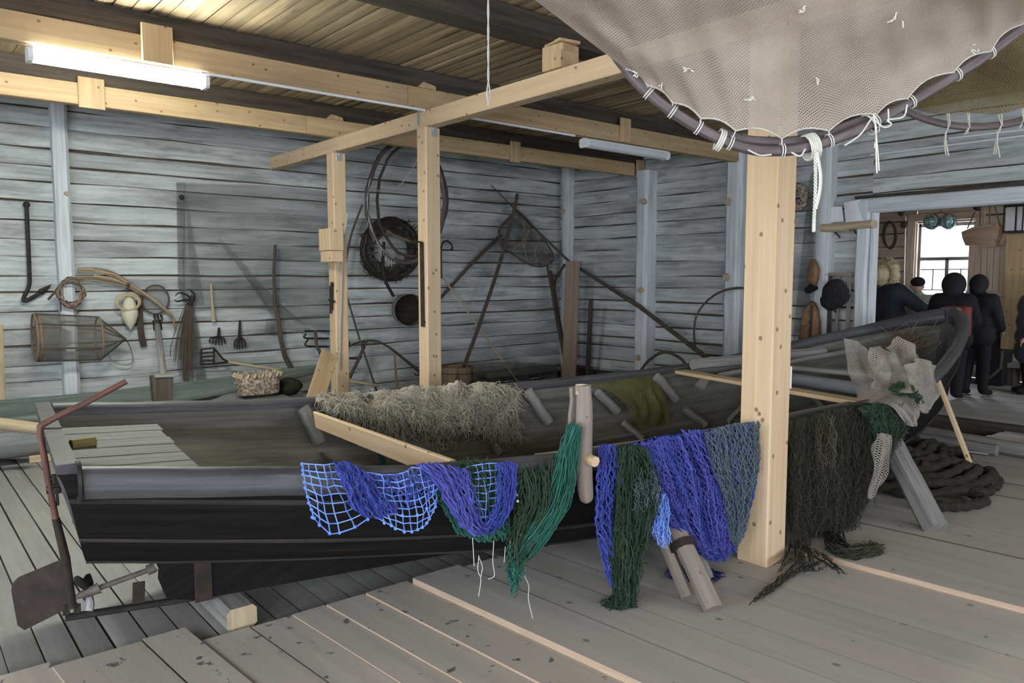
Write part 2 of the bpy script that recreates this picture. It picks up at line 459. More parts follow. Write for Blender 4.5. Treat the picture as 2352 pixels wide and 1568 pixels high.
    def slab(s, pts, n, t, mi=0, cutmi=None):
        """flat outline pts extruded by thickness t along n"""
        n = V3(n).normalized() * t
        a = [V3(p) for p in pts]; b = [p + n for p in a]
        s.poly(list(reversed(a)), mi=mi); s.poly(b, mi=mi)
        for i in range(len(a)):
            j = (i + 1) % len(a)
            s.poly([a[i], a[j], b[j], b[i]], mi=mi if cutmi is None else cutmi)

    def build(s, name, mats, parent=None, smooth=40, origin=None):
        me = bpy.data.meshes.new(name)
        if not isinstance(mats, (list, tuple)): mats = [mats]
        if origin is None:
            xs = [p.x for p in s.v]; ys = [p.y for p in s.v]; zs = [p.z for p in s.v]
            origin = V3(((min(xs) + max(xs)) / 2, (min(ys) + max(ys)) / 2, min(zs)))
        me.from_pydata([p - origin for p in s.v], [], s.f)
        uvl = me.uv_layers.new(name='UVMap')
        flat = [c for f in s.uv for q in f for c in q]
        uvl.data.foreach_set('uv', flat)
        me.polygons.foreach_set('material_index', s.mi)
        for m in mats: me.materials.append(MATS[m])
        me.polygons.foreach_set('use_smooth', [bool(smooth)] * len(s.f))
        if smooth and smooth < 180:
            me.set_sharp_from_angle(angle=R(smooth))
        me.update()
        o = bpy.data.objects.new(name, me)
        COL.objects.link(o)
        o.location = origin
        if parent is not None:
            o.parent = parent
            o.matrix_parent_inverse = world_of(parent).inverted()
        return o


def world_of(o):
    m = Matrix.LocRotScale(o.location, o.rotation_euler, o.scale)
    if o.parent is not None:
        m = world_of(o.parent) @ o.matrix_parent_inverse @ m
    return m


def tag(o, label, cat, group=None, kind=None):
    o['label'] = label; o['category'] = cat
    if group: o['group'] = group
    if kind: o['kind'] = kind
    return o


def thing(name, loc, label, cat, group=None):
    o = bpy.data.objects.new(name, None)
    o.empty_display_size = .1
    COL.objects.link(o)
    o.location = V3(loc)
    return tag(o, label, cat, group)


def struct(o):
    o['kind'] = 'structure'
    return o


def catmull(pts, n):
    pts = [V3(p) for p in pts]
    if len(pts) == 2:
        return [pts[0].lerp(pts[1], i / n) for i in range(n + 1)]
    q = [pts[0] * 2 - pts[1]] + pts + [pts[-1] * 2 - pts[-2]]
    out = []
    for k in range(n + 1):
        x = k / n * (len(pts) - 1)
        i = min(int(x), len(pts) - 2); u = x - i
        a, b, c, d = q[i:i + 4]
        out.append(.5 * (2 * b + (c - a) * u + (2 * a - 5 * b + 4 * c - d) * u * u + (-a + 3 * b - 3 * c + d) * u ** 3))
    return out


def jv(r):
    return V3((random.uniform(-r, r), random.uniform(-r, r), random.uniform(-r, r)))
# ------------------------------------------------------------------ the room
def strip(mb, P0, along, across, normal, length, rows, gap, depth, seg, jit=.004, bulge=.0, z_jit=0., pitch=.2, row0=0):
    """boards or hewn logs side by side as one grooved surface: real gaps between them"""
    P0, along, across, normal = V3(P0), V3(along), V3(across), V3(normal)
    prof = []
    for k, (a0, a1) in enumerate(rows):
        zo = random.uniform(-z_jit, z_jit)
        g = gap * random.choice((.4, .6, .8, 1, 1.3, 1.9))
        u0 = (row0 + k) * pitch
        prof += [(a0, -depth, u0 + .001, 0), (a0 + g, zo - .003, u0 + pitch * .05, k), ((a0 + a1) / 2, zo + bulge, u0 + pitch * .5, k), (a1 - g, zo - .003, u0 + pitch * .95, k)]
    prof.append((rows[-1][1], -depth, (row0 + len(rows)) * pitch - .001, 0))
    n = len(prof)
    P, UV = [], []
    base = len(mb.v)
    for j in range(seg + 1):
        x = length * j / seg
        for i, (a, d, u, k) in enumerate(prof):
            aj = a + (pnoise(V3((x * 1.3, k * 5.1 + i % 4, 3.7))) * jit * 2 if 0 < i < n - 1 else 0)
            dj = d + (pnoise(V3((x * .9, k * 3.3, 9.1 + i % 4))) * jit if i % 4 else 0)
            mb.v.append(P0 + along * x + across * aj + normal * dj)
    for j in range(seg):
        for i in range(n - 1):
            q = i % 4
            k = i // 4
            mi = 1 if q in (0, 3) else 0
            a = base + j * n + i
            x0, x1 = length * j / seg + k * 7.31, length * (j + 1) / seg + k * 7.31
            mb.face((a, a + n, a + n + 1, a + 1), [(prof[i][2], x0), (prof[i][2], x1), (prof[i + 1][2], x1), (prof[i + 1][2], x0)], mi)


def rows_of(a0, a1, w, j):
    n = max(1, round((a1 - a0) / w))
    e = [a0 + (a1 - a0) * k / n + (random.uniform(-j, j) if 0 < k < n else 0) for k in range(n + 1)]
    return list(zip(e[:-1], e[1:]))


CEIL = 3.68
X0, Y0 = -4.0, -4.5
m = MB()
strip(m, (X0, WA, 0), (1, 0, 0), (0, 0, 1), (0, -1, 0), WB - X0 + .1, rows_of(0, CEIL + .1, .2, .022), .007, .026, 70, .011, .010)
struct(m.build('wall_left', ['whitewash', 'crack_moss'], smooth=50))

DY0, DY1, DZ0, DZ1 = 1.75, 4.33, .2, 2.53      # doorway in the right wall
m = MB()
def wallB(mm, y0, y1, z0, z1, row0):
    strip(mm, (WB, y0, 0), (0, 1, 0), (0, 0, 1), (-1, 0, 0), y1 - y0, rows_of(z0, z1, .2, .022), .007, .026, max(4, int((y1 - y0) * 5)), .011, .010, row0=row0)
wallB(m, DY1, WA + .05, 0, CEIL + .1, 40)
wallB(m, DY0, DY1, DZ1, CEIL + .1, 70)
wallB(m, Y0, DY0, 0, CEIL + .1, 90)
struct(m.build('wall_right', ['whitewash', 'crack_moss'], smooth=50))

m = MB()
strip(m, (X0, Y0, CEIL), (0, 1, 0), (1, 0, 0), (0, 0, -1), WA - Y0 + .1, rows_of(0, WB - X0 + .1, .125, .006), .004, .012, 30, .002, .002, .003, .125)
struct(m.build('ceiling', ['ceiling_wood', 'floor_gap'], smooth=50))

m = MB()
strip(m, (X0, Y0, 0), (0, 1, 0), (1, 0, 0), (0, 0, 1), WA - Y0 + .2, rows_of(0, WB - X0 + .2, .14, .004), .003, .012, 24, .0015, .0, .001, .14)
struct(m.build('floor', ['floor_old', 'floor_gap'], smooth=50))

# newer deck boards laid over the old floor, their sawn ends in a ragged line beside the boat
m = MB()
DD = V3((.0877, -.9961, 0)); DN = V3((.9961, .0877, 0))
edges = [(-.62, 3.88), (-.3, 3.86), (.02, 3.86), (.30, 3.86), (.50, 3.79), (.87, 3.80), (1.07, 3.62), (1.32, 3.60), (1.53, 3.59), (1.71, 3.57), (1.93, 3.55), (2.19, 3.49), (2.50, 3.45), (2.78, 3.43), (3.02, 3.40), (3.30, 3.38), (3.56, 3.34), (3.84, 3.31)]
tops = [.020, .022, .022, .022, .030, .034, .026, .030, .036, .044, .054, .088, .084, .082, .080, .079, .080, .080]
xe = 4.115
while xe < WB:
    edges.append((xe, 3.40 - .096 * (xe - 2.5)))
    tops.append(.112 + random.uniform(-.004, .004))
    xe += random.choice((.2, .24, .22, .28))
edges.append((xe, 3.0))
for k in range(len(edges) - 1):
    xa, ye = edges[k]; xb = edges[k + 1][0] - .004
    if k + 1 < len(edges) - 1 and abs(tops[k + 1] - tops[k]) < .004: xb += .001
    z = tops[k]
    L = 9.0
    a = V3((xa, ye, 0)); b = V3((xb, ye - .004 * random.random(), 0))
    if xb > WB - .8: L = 4.5
    tl, tr = a, b
    bl, br = a + DD * L, b + DD * L
    o = k * 1.37
    w = (xb - xa)
    up_ = V3((0, 0, z))
    lo = V3((0, 0, .001))
    P = [tl + up_, bl + up_, br + up_, tr + up_]
    if br.x > WB - .02:
        P = [V3((min(p.x, WB - .02), p.y, p.z)) for p in P]
    m.poly(P, [(o, 0), (o, L), (o + w, L), (o + w, 0)], 3 if 3 <= k <= 10 else 0)
    m.poly([tl + lo, tl + up_, tr + up_, tr + lo], [(o, 0), (o, z), (o + w, z), (o + w, 0)], 1)
    step = z - (tops[k - 1] if k else 0)
    m.poly([tl + lo, bl + lo, bl + up_, tl + up_], [(o, 0), (o, L), (o + z, L), (o + z, 0)], 1 if step > .0055 else 2)
    m.poly([tr + lo, br + lo, br + up_, tr + up_], [(o, 0), (o, L), (o + z, L), (o + z, 0)], 2)
struct(m.build('floor_deck', ['deck_board', 'deck_cut', 'floor_gap', 'deck_spotted'], smooth=0))

# the walls behind the camera, with the windows that light the hall
WIN_L = [(-3.2, -1.4), (.2, 2.0), (3.6, 5.4)]          # on x = X0, y ranges
WIN_F = [(-2.6, -.8), (1.2, 3.0), (5.0, 6.8)]          # on y = Y0, x ranges
WZ0, WZ1 = .95, 2.65
for nm, wins, horiz in (('wall_back', WIN_L, 1), ('wall_front', WIN_F, 0)):
    m = MB()
    lo_, hi_ = (Y0, WA) if horiz else (X0, WB)
    cuts = sorted([lo_, hi_] + [c for w in wins for c in w])
    def panel(a, b, z0, z1):
        if horiz: strip(m, (X0, a, 0), (0, 1, 0), (0, 0, 1), (1, 0, 0), b - a, rows_of(z0, z1, .2, .01), .01, .03, 4)
        else: strip(m, (a, Y0, 0), (1, 0, 0), (0, 0, 1), (0, 1, 0), b - a, rows_of(z0, z1, .2, .01), .01, .03, 4)
    for a, b in zip(cuts[:-1], cuts[1:]):
        if any(abs(a - w[0]) < 1e-6 for w in wins):
            panel(a, b, 0, WZ0); panel(a, b, WZ1, CEIL)
        else:
            panel(a, b, 0, CEIL)
    struct(m.build(nm, ['whitewash', 'crack_moss'], smooth=50))


def window_and_fill_light(name, loc, rot, sx, sy, power, col=(.83, .905, 1.0)):
    l = bpy.data.lights.new(name, 'AREA')
    l.shape = 'RECTANGLE'; l.size = sx; l.size_y = sy
    l.energy = power; l.color = col
    o = bpy.data.objects.new(name, l)
    COL.objects.link(o)
    o.location = loc; o.rotation_euler = rot
    return o


P_L, P_F = 215, 105
for w, P_L in zip(WIN_L, (300, 170, 70)):
    window_and_fill_light('daylight_and_fill', (X0 - .03, (w[0] + w[1]) / 2, (WZ0 + WZ1) / 2), (0, R(-90), 0), WZ1 - WZ0, w[1] - w[0], P_L)
for w in WIN_F:
    window_and_fill_light('daylight_and_fill', ((w[0] + w[1]) / 2, Y0 - .03, (WZ0 + WZ1) / 2), (R(90), 0, 0), w[1] - w[0], WZ1 - WZ0, P_F)

# ---- wall posts of hewn logs
def wall_post(name, p0, p1, w, d, label, knots=(), facing=(0, -1, 0)):
    m = MB()
    n = 26
    a, c = w / 2, d / 2
    prof = [(a * .55, -c), (a * .95, -c * .6), (a, 0), (a, c), (-a, c), (-a, 0), (-a * .95, -c * .6), (-a * .55, -c)]
    f = V3(facing)
    p0, p1 = V3(p0), V3(p1)
    pts = [p0.lerp(p1, i / n) + (p1 - p0).orthogonal().normalized() * 0 for i in range(n + 1)]
    wob = [1 + .10 * pnoise(V3((i * .35, w * 91, p0.y))) + .05 * pnoise(V3((i * 1.1, w * 31, p0.y))) for i in range(n + 1)]
    m.sweep(pts, prof, -f, scale=lambda i: (wob[i], 1 + (wob[i] - 1) * .6))
    o = m.build(name, 'whitewash_post')
    tag(o, label, 'post')
    for (z, off, r) in knots:
        k = MB()
        base = p0.lerp(p1, 0); side = V3((0, 0, 1)).cross(f)
        q = V3((base.x, base.y, z)) + side * off + f * (d / 2 - .03)
        k.tube([q, q + f * .045 + V3((0, 0, .004)), q + f * .07], [r, r * .95, r * .8], 10, jit=.1)
        k.build('branch_stub', 'straw', o)
    return o


def at_wallA(px, y=500): return pl(px, y, 1, WA - .08).x
def at_wallB(px, y=600): return pl(px, y, 0, WB - .12).y
xl = at_wallA(146)
wall_post('wall_post', (xl, WA - .06, 0), (xl, WA - .06, CEIL), .165, .15, 'thick whitewashed log post on the left log wall behind the wire fish trap', [(2.67, .03, .025)])
yb = [at_wallB(1300), at_wallB(1481), at_wallB(1690), at_wallB(1888)]
wall_post('wall_post', (WB - .06, WA - .24, 0), (WB - .06, WA - .24, CEIL), .2, .16, 'round whitewashed log post in the far room corner', [(2.88, .0, .04)], (-1, 0, 0))
wall_post('wall_post', (WB - .12, yb[1], 0), (WB - .12, yb[1], CEIL - .3), .25, .24, 'whitewashed hewn post under the end of the far pine beam', [(2.9, .06, .05), (1.55, .04, .05), (.5, 0, .05)], (-1, 0, 0))
wall_post('wall_post', (WB - .12, yb[2], 0), (WB - .12, yb[2], CEIL), .27, .26, 'wide whitewashed log post with three sawn branch stubs on the right wall', [(2.78, -.05, .055), (1.75, -.05, .06), (.55, .0, .07)], (-1, 0, 0))
wall_post('wall_post', (WB - .08, yb[3], 0), (WB - .08, yb[3], CEIL), .2, .16, 'whitewashed square post behind the brown leather bags', [], (-1, 0, 0))

m = MB(); m.bar((WB - .05, DY1 + .06, .2), (WB - .05, DY1 + .06, DZ1 + .14), .14, .17, (1, 0, 0), bev=.02, seg=8, jit=.006)
m.bar((WB + .0, DY1 - .04, .2), (WB + .0, DY1 - .04, DZ1), .06, .12, (1, 0, 0), bev=.015)
struct(m.build('trim_1', 'whitewash_post'))
m = MB(); m.bar((WB - .04, DY0 - .5, DZ1 + .08), (WB - .04, DY1 + .12, DZ1 + .08), .17, .17, bev=.015, seg=6, jit=.004)
struct(m.build('trim_2', 'whitewash_post'))
m = MB(); m.bar((WB - .1, DY0 - .5, DZ1 + .185), (WB - .1, DY1 + .16, DZ1 + .185), .05, .035, seg=5, jit=.006)
struct(m.build('trim_3', 'old_beam'))
m = MB(); m.bar((WB - .03, Y0, .1), (WB - .03, WA, .1), .14, .2, bev=.02, seg=20, jit=.008)
struct(m.build('baseboard_right', 'old_beam'))

# ---- old dark ceiling joists and the new pine frame
def timber(name, p0, p1, w, h, material, label, cat, group=None, up=(0, 0, 1), bev=.006, seg=1, jit=0, parent=None):
    m = MB(); m.bar(p0, p1, w, h, up, bev=bev, seg=seg, jit=jit)
    o = m.build(name, material, parent)
    if label: tag(o, label, cat, group)
    return o


for v, lb in ((2.45, 'dark old ceiling joist above the hoop net'), (4.38, 'broad dark old ceiling joist crossing above the hanging white string'), (6.22, 'dark old ceiling joist above the lit fluorescent lamp'), (8.05, 'dark old ceiling joist nearest the left log wall')):
    timber('ceiling_joist', (X0, v, CEIL - .085), (WB, v, CEIL - .085), .24, .17, 'old_beam', lb, 'beam', seg=24, jit=.008)
BZ, BH = 3.31, .19
XB = 4.0
def seg_beam(v, cuts, labels, off=0.0, mats_=None):
    for k in range(len(cuts) - 1):
        timber('pine_beam', (cuts[k] + .002, v + off * (k % 2), BZ + BH / 2), (cuts[k + 1] - .002, v + off * (k % 2), BZ + BH / 2), .1, BH, (mats_ or ['pine_dark'] * 9)[k], labels[k], 'beam')
seg_beam(6.1, [-3.6, 3.80, 9.2], ['long pine beam directly above the lit fluorescent lamp', 'pine beam above the unlit fluorescent lamp by the far corner'])
seg_beam(7.93, [-3.6, 3.66, 9.02], ['yellow lit pine beam along the top of the left log wall', 'pine beam running along the left wall to the far whitewashed post'])
for (v, px, py, nm) in ((6.1, 361, 95, 'large grey splice board on the beam beside the lit lamp'), (7.93, 210, 205, 'pale upright splice board on the yellow beam at left'), (6.1, 1437, 297, 'small splice block on the beam over the unlit lamp'), (7.93, 1184, 335, 'short splice board on the pine beam behind the middle posts'), (7.93, 1471, 375, 'dark splice board where the pine beam meets the whitewashed post')):
    q = YV(px, py, v - .07)
    timber('splice_board', (q.x, v - .066, BZ - .03 if v > 7 else BZ + .0), (q.x, v - .066, BZ + (.27 if v < 7 else .24)), .215 if px < 400 else .17, .03, 'pine_dark', nm, 'board', up=(0, 1, 0))
# cross beam and the three posts
cb = thing('cross_beam', (XB + .06, 6, 3.15), 'pine cross beam resting on the three pine posts', 'beam')
m = MB(); m.bar((XB + .06, WA - .08, 3.23), (XB + .06, Y0 + .05, 3.23), .13, .155); m.build('beam', 'pine', cb)
m = MB(); m.box(XU(962, 268, XB - .008), .004, .05, .15); m.build('tie_plate', 'galvanised', cb)


def pine_post(near, w, top, label, material='pine', z0=.0):
    c = V3((near.x + w / 2, near.y + w / 2, 0))
    o = thing('pine_post', c, label, 'post')
    m = MB(); m.bar((c.x, c.y, z0), (c.x, c.y, top), w, w, (0, 1, 0), bev=.008, seg=6); m.build('shaft', material, o)
    return o, c


near = G(1760, 1304, .08)
XB2 = near.x
post_big, cbig = pine_post(near, .2, 3.15, 'thick pale pine post in front of the boat, nearest the camera', z0=.081)
near1 = XU(980, 500, 4.0); post_mid, c1 = pine_post(near1, .16, 3.152, 'slimmer pine post behind the white tangled net with an iron bar on it')
near2 = XU(767, 500, 4.0); post_far, c2 = pine_post(near2, .16, 3.152, 'far pine post with a wooden block nailed to its side')
for po, nr, q in ((post_mid, near1, (997, 300)), (post_far, near2, (779, 358))):
    m = MB()
    c = YV(q[0], q[1], nr.y - .004)
    m.box(c, .07, .004, .11); m.box(c + V3((0, -.004, .03)), .02, .006, .05)
    m.build('angle_bracket', 'galvanised', po)
# paper slip on the side of the big post
m = MB(); m.box(V3((XB2 + .203, near.y + .02, 1.17)), .003, .05, .13); tag(m.build('paper_slip', 'paper'), 'small white slip of paper stuck on the side of the thick pine post', 'paper')
# packing blocks on the beams
bk = thing('packing_stack', (XB + .06, 4.33, BZ), 'stack of pine packing blocks on the cross beam under the joist', 'block')
for z0, z1, dx, dy, ry in ((3.308, 3.43, 0, 0, .0), (3.432, 3.49, .02, .02, .1), (3.492, 3.512, .0, -.02, -.15)):
    m = MB(); m.box((XB + .06 + dx, 4.30 + dy, (z0 + z1) / 2), .19, .21, z1 - z0, ry); m.build('block', 'pine_dark', bk)
for (px, py, v, lb) in ((975, 203, 6.1, 'small wedge block on the beam behind the hanging string'), (765, 272, 7.93, 'small wedge block on the beam above the far pine post')):
    q = YV(px, py, v); m = MB()
    w = .1
    m.slab([(q.x - w, v - .05, BZ + BH), (q.x + w, v - .05, BZ + BH), (q.x + w * .9, v - .05, BZ + BH + .035), (q.x - w * .4, v - .05, BZ + BH + .055)], (0, 1, 0), .1)
    tag(m.build('wedge_block', 'pine_dark'), lb, 'block')

# ---- lamps and conduits
def lamp(x0, x1, y, z, lit, label):
    o = thing('fluorescent_lamp', ((x0 + x1) / 2, y, z), label, 'lamp')
    m = MB(); m.bar((x0, y, z + .055), (x1, y, z + .06), .05, .025); m.build('housing', 'white_plastic', o)
    m = MB(); n = 12
    prof = [(.062 * math.cos(math.pi * k / n + math.pi), .05 * math.sin(math.pi * k / n + math.pi)) for k in range(n + 1)] + [(.06, .03), (-.06, .03)]
    m.sweep([(x0 + .03, y, z + .012), (x1 - .03, y, z + .012)], prof, (0, 0, 1)); m.build('diffuser', 'tube_light' if lit else 'dust_glass', o)
    for xa in (x0 + .015, x1 - .015):
        m = MB(); m.bar((xa - .015, y, z + .012), (xa + .015, y, z + .012), .135, .1, bev=.02); m.build('end_cap', 'white_plastic' if not lit else 'white_plastic', o)
    return o


lamp(YV(60, 105, 6.1).x, YV(475, 175, 6.1).x, 6.1, 3.232, True, 'lit fluorescent lamp glowing white under the beam at upper left')
lamp(YV(1340, 318, 6.1).x, YV(1530, 345, 6.1).x, 6.1, 3.232, False, 'unlit dusty fluorescent lamp under the far pine beam')
for p, lb in (([(1.96, 6.035, 3.295), (3.98, 6.035, 3.295)], 'thin grey cable conduit under the beam right of the lit lamp'), ([(4.12, 6.035, 3.295), (5.92, 6.035, 3.29)], 'thin grey cable conduit leading to the unlit lamp'),
              ([B(2180, 318), B(2420, 290)], 'short grey conduit on the log wall, upper of the pair'), ([B(2000, 356), B(2420, 303)], 'long grey conduit on the log wall over the doorway, lower of the pair')):
    m = MB(); m.bar(p[0], p[1], .022, .022, bev=.004); tag(m.build('cable_conduit', 'white_plastic'), lb, 'conduit')
# ------------------------------------------------------------------ the fishing boat
from mathutils.bvhtree import BVHTree
BS = V3((.586, 3.959, 0)); BTH = R(-5.4925); BL = 8.117
BB = [0.835, 1.075, 1.136, 1.088, 1.046, 0.779, 0.436]
BZS = [1.036, 0.91, 0.868, 0.872, 0.916, 1.116, 1.368]
BD = V3((math.cos(BTH), math.sin(BTH), 0)); BN = V3((-math.sin(BTH), math.cos(BTH), 0))


def cr(v, t):
    v = [2 * v[0] - v[1]] + list(v) + [2 * v[-1] - v[-2]]
    x = t * (len(v) - 3)
    i = min(int(x), len(v) - 4); u = x - i
    a, b, c, d = v[i:i + 4]
    return .5 * (2 * b + (c - a) * u + (2 * a - 5 * b + 4 * c - d) * u * u + (-a + 3 * b - 3 * c + d) * u ** 3)


def half(t): return cr(BB, max(t, 0)) * math.sqrt(max(0, 1 - t ** 8))
def sheer(t): return cr(BZS, max(t, 0))
def W(s, n, z): return BS + BD * s + BN * n + V3((0, 0, z))
def local(p):
    q = V3(p) - BS
    return q.dot(BD), q.dot(BN), p[2]


def lin(x, pts):
    for (a, b), (c, d) in zip(pts[:-1], pts[1:]):
        if x <= c: return b + (d - b) * max(0, (x - a)) / (c - a)
    return pts[-1][1]


def zkeel(s): return lin(s, [(0, .45), (.4, .385), (1, .31), (2, .19), (3.2, .11), (6.2, .11), (7.2, .22), (8.2, .5)])
NST = 4
QS = []
for k in range(NST):
    QS += [(k + i / 5) / NST for i in range(5)] + [(k + .999) / NST]
QS.append(1.0)


def section(t, q, inner=False):
    b = half(t); zr = sheer(t)
    zk = zkeel(t * BL)
    a = q * math.pi / 2
    k = max(0, 1 - t * 3.2)
    e1 = .62 + .48 * k
    e2 = 1.25 + .4 * k
    nn = b * max(math.cos(a), 0) ** e1
    z = zr - (zr - zk) * math.sin(a) ** e2
    off = .03 * ((q * NST) % 1.0) * (q < .995)
    s = t * BL
    s -= .55 * max(0, (t - .7) / .3) ** 2 * q ** 1.5
    s += max(0, 1 - t / .12) * (-.05 + .16 * q)
    if inner:
        nn = max(0, nn - .028); z += .02 * q
    else:
        nn = nn + off if b > .05 else nn
    return s, nn, z


TS = [i / 44 * .9 for i in range(45)] + [.9 + .1 * (1 - (1 - i / 14) ** 2) for i in range(1, 15)]
TS[-1] = .9995
boat = thing('fishing_boat', W(4, 0, .04), 'long black tarred wooden fishing boat with fishing nets draped over its sides', 'boat')
# planking: outside, inside and the top edge joined
m = MB()
for sgn in (1, -1):
    out = [[W(s, n * sgn, z) for s, n, z in (section(t, q) for q in QS)] for t in TS]
    inn = [[W(s, n * sgn, z) for s, n, z in (section(t, q, True) for q in QS)] for t in TS]
    uvf = lambda i, j: (j / len(QS) * 1.5 + 3 * (sgn > 0), TS[i] * BL)
    m.grid(out, uv=uvf, mi=0)
    m.grid(inn, uv=lambda i, j: (QS[min(j, len(QS) - 1)] * .84 + (sgn > 0), TS[i] * BL), mif=lambda i, j: 1 if QS[j] < .52 else 0)  # lower inside in tar, painting the shade of the dark void
    m.grid([[o[0], i[0]] for o, i in zip(out, inn)], mi=0)
    if sgn == 1: inn_far = inn
    else: inn_near = inn
hull = m.build('planking', ['tar_and_shade', 'hull_inner'], boat, smooth=35)
bv, bf = [], []
for P in (inn_far, inn_near):
    k = len(bv); w_ = len(P[0])
    for r in P: bv += r
    for i in range(len(P) - 1):
        for j in range(w_ - 1):
            bf.append((k + i * w_ + j, k + i * w_ + j + 1, k + (i + 1) * w_ + j + 1, k + (i + 1) * w_ + j))
HB = BVHTree.FromPolygons(bv, bf)


def hullhit(x, y, lift=.0, skip=0):
    """where the sight line meets the inside of the boat; lift pulls it back toward the viewer"""
    d = ray(x, y).normalized()
    o = CAM.copy()
    for k in range(skip + 1):
        p, n, i, dist = HB.ray_cast(o, d)
        if p is None: return None
        # ignore the near side, whose inner face is seen from behind
        if local(p)[1] < -.2 and d.dot(BN) > 0 and skip == 0:
            o = p + d * .01
            p, n, i, dist = HB.ray_cast(o, d)
            if p is None: return None
        o = p + d * .01
    return p - d * lift


def curtain(x, y, side, off=0.0):
    """the upright surface standing along one gunwale (side -1 near, 1 far), off metres outside it"""
    d = ray(x, y)
    best = None
    N = 160
    prev = None
    for k in range(N + 1):
        t = min(k / N, .9995)
        q = W(t * BL, side * (half(t) + off), 0)
        if prev is not None:
            ex, ey = q.x - prev.x, q.y - prev.y
            det = d.x * (-ey) + ex * d.y
            if abs(det) > 1e-9:
                rx, ry = prev.x - CAM.x, prev.y - CAM.y
                tt = (rx * (-ey) + ex * ry) / det
                u = (d.x * ry - d.y * rx) / det
                if -.02 <= u <= 1.02 and tt > 0:
                    if best is None or tt < best: best = tt
        prev = q
    if best is None:
        s_, n_, z_ = 0, 0, 0
        return CAM + d * 3.5
    return CAM + d * best


# transom
m = MB()
prof = [section(0, q) for q in QS]
outl = [W(s, n, z) for s, n, z in prof] + [W(s, -n, z) for s, n, z in reversed(prof[:-1])]
top = [outl[0] + V3((0, 0, .035)), outl[-1] + V3((0, 0, .035))]
outl = [top[0]] + outl + [top[1]]
m.slab(outl, BD, .07)
m.build('transom', 'transom_tar', boat, smooth=0)
# gunwale logs
for sgn, nm in ((-1, 'near'), (1, 'far')):
    m = MB()
    pts, sc = [], []
    for t in [.003 + (i / 60) * .994 for i in range(61)] + [.999]:
        k = lin(t, [(0, 1), (.7, .9), (.9, 1.05), (.97, 1.35), (1, 1.5)])
        pts.append(W(t * BL, sgn * (half(t) + .012), sheer(t) - .035 + .006 * pnoise(V3((t * 30, sgn, 0)))))
        sc.append((k, k))
    m.sweep(pts, [(.052 * math.cos(a * .5236), .062 * math.sin(a * .5236)) for a in range(12)], (0, 0, 1), scale=lambda i: sc[i])
    o = m.build('gunwale', 'rail_tar', boat, smooth=60)
m = MB()
pts = [W(t * BL, -(half(t) - .05), sheer(t) - .012) for t in [.24 + .5 * i / 30 for i in range(31)]]
m.sweep(pts, [(.035, -.018), (.035, .018), (-.035, .018), (-.035, -.018)], (0, 0, 1)); m.build('lit_rail_top', 'grey_wood', boat)  # added grey strip standing for the lit flat top of the near rail
m = MB()
pts = [W(*[(s, n - .03, z) for s, n, z in [section(t, .53, True)]][0]) for t in [.04 + .8 * i / 40 for i in range(41)]]
m.sweep(pts, [(.02, -.03), (.02, .03), (-.02, .03), (-.02, -.03)], (0, 0, 1)); m.build('stringer', 'hull_inner', boat)
m = MB(); c = W(.02, -(half(0) + .012), sheer(0) - .035); m.tube([c + BN * (.068 * math.cos(q * .3927)) + V3((0, 0, .074 * math.sin(q * .3927))) for q in range(16)], .009, 5, closed=True); m.build('iron_strap', 'iron', boat)
for sgn in (-1, 1):  # added rods in lighter worn tar, highlights along the lap edges
    for q0 in (.25, .5, .75):
        m = MB()
        pts = []
        for t in [i / 50 * .96 for i in range(51)]:
            s, nn, z = section(t, q0 - .004)
            pts.append(W(s, sgn * (nn + .002), z + .004))
        m.tube(pts, [.011 + .003 * pnoise(V3((i * .4, q0 * 9, sgn))) for i in range(51)], 6); m.build('strake_edge_highlight', 'tar_worn_highlight', boat)
# stem head
m = MB()
pts = [W(s, 0, z) for s, z in ((7.45, .16), (7.72, .42), (7.93, .75), (8.07, 1.1), (8.13, 1.37), (8.14, 1.43))]
m.sweep(catmull(pts, 20), [(.05, -.08), (.05, .08), (-.05, .08), (-.05, -.08)], BN); m.build('stem', 'rail_tar', boat)
# keel and deadwood
m = MB()
zz = [(.37, .40), (.41, .30), (.405, .25), (.43, .17), (.55, .132), (.9, .114), (1.5, .084), (2.27, .046), (3.2, .044), (6.3, .05), (7.0, .12), (7.5, .22), (7.5, .30), (6.3, .16), (3.2, .15), (2, .22), (1, .34)]
m.slab([W(s, .045, z) for s, z in zz], -BN, .09); m.build('keel', 'tar_and_shade', boat, smooth=0)
m = MB()
for k, (s, za, zb) in enumerate(((.60, .12, .36),)):
    m.bar(W(s, -.052, za), W(s, -.052, zb), .012, .085, BD)
m.build('keel_strap', 'rust', boat)
# stern deck
sd_far = local(G(330, 952, .9)); sd_near = local(G(440, 1056, .9))
for k in range(7):
    n0 = .74 - k * .21; n1 = n0 - .203
    f = (.74 - (n0 + n1) / 2) / 1.47
    se = sd_far[0] + (sd_near[0] - sd_far[0]) * ((n0 + n1) / 2 - sd_far[1]) / (sd_near[1] - sd_far[1]) + random.uniform(-.015, .015)
    m = MB(); z = .905 - .0 * f
    m.bar(W(.03, (n0 + n1) / 2, z + .02), W(se, (n0 + n1) / 2, z - .01 + random.uniform(-.003, .003)), .203, .024, seg=4, jit=.001)
    m.build('stern_plank', 'stern_plank', boat)
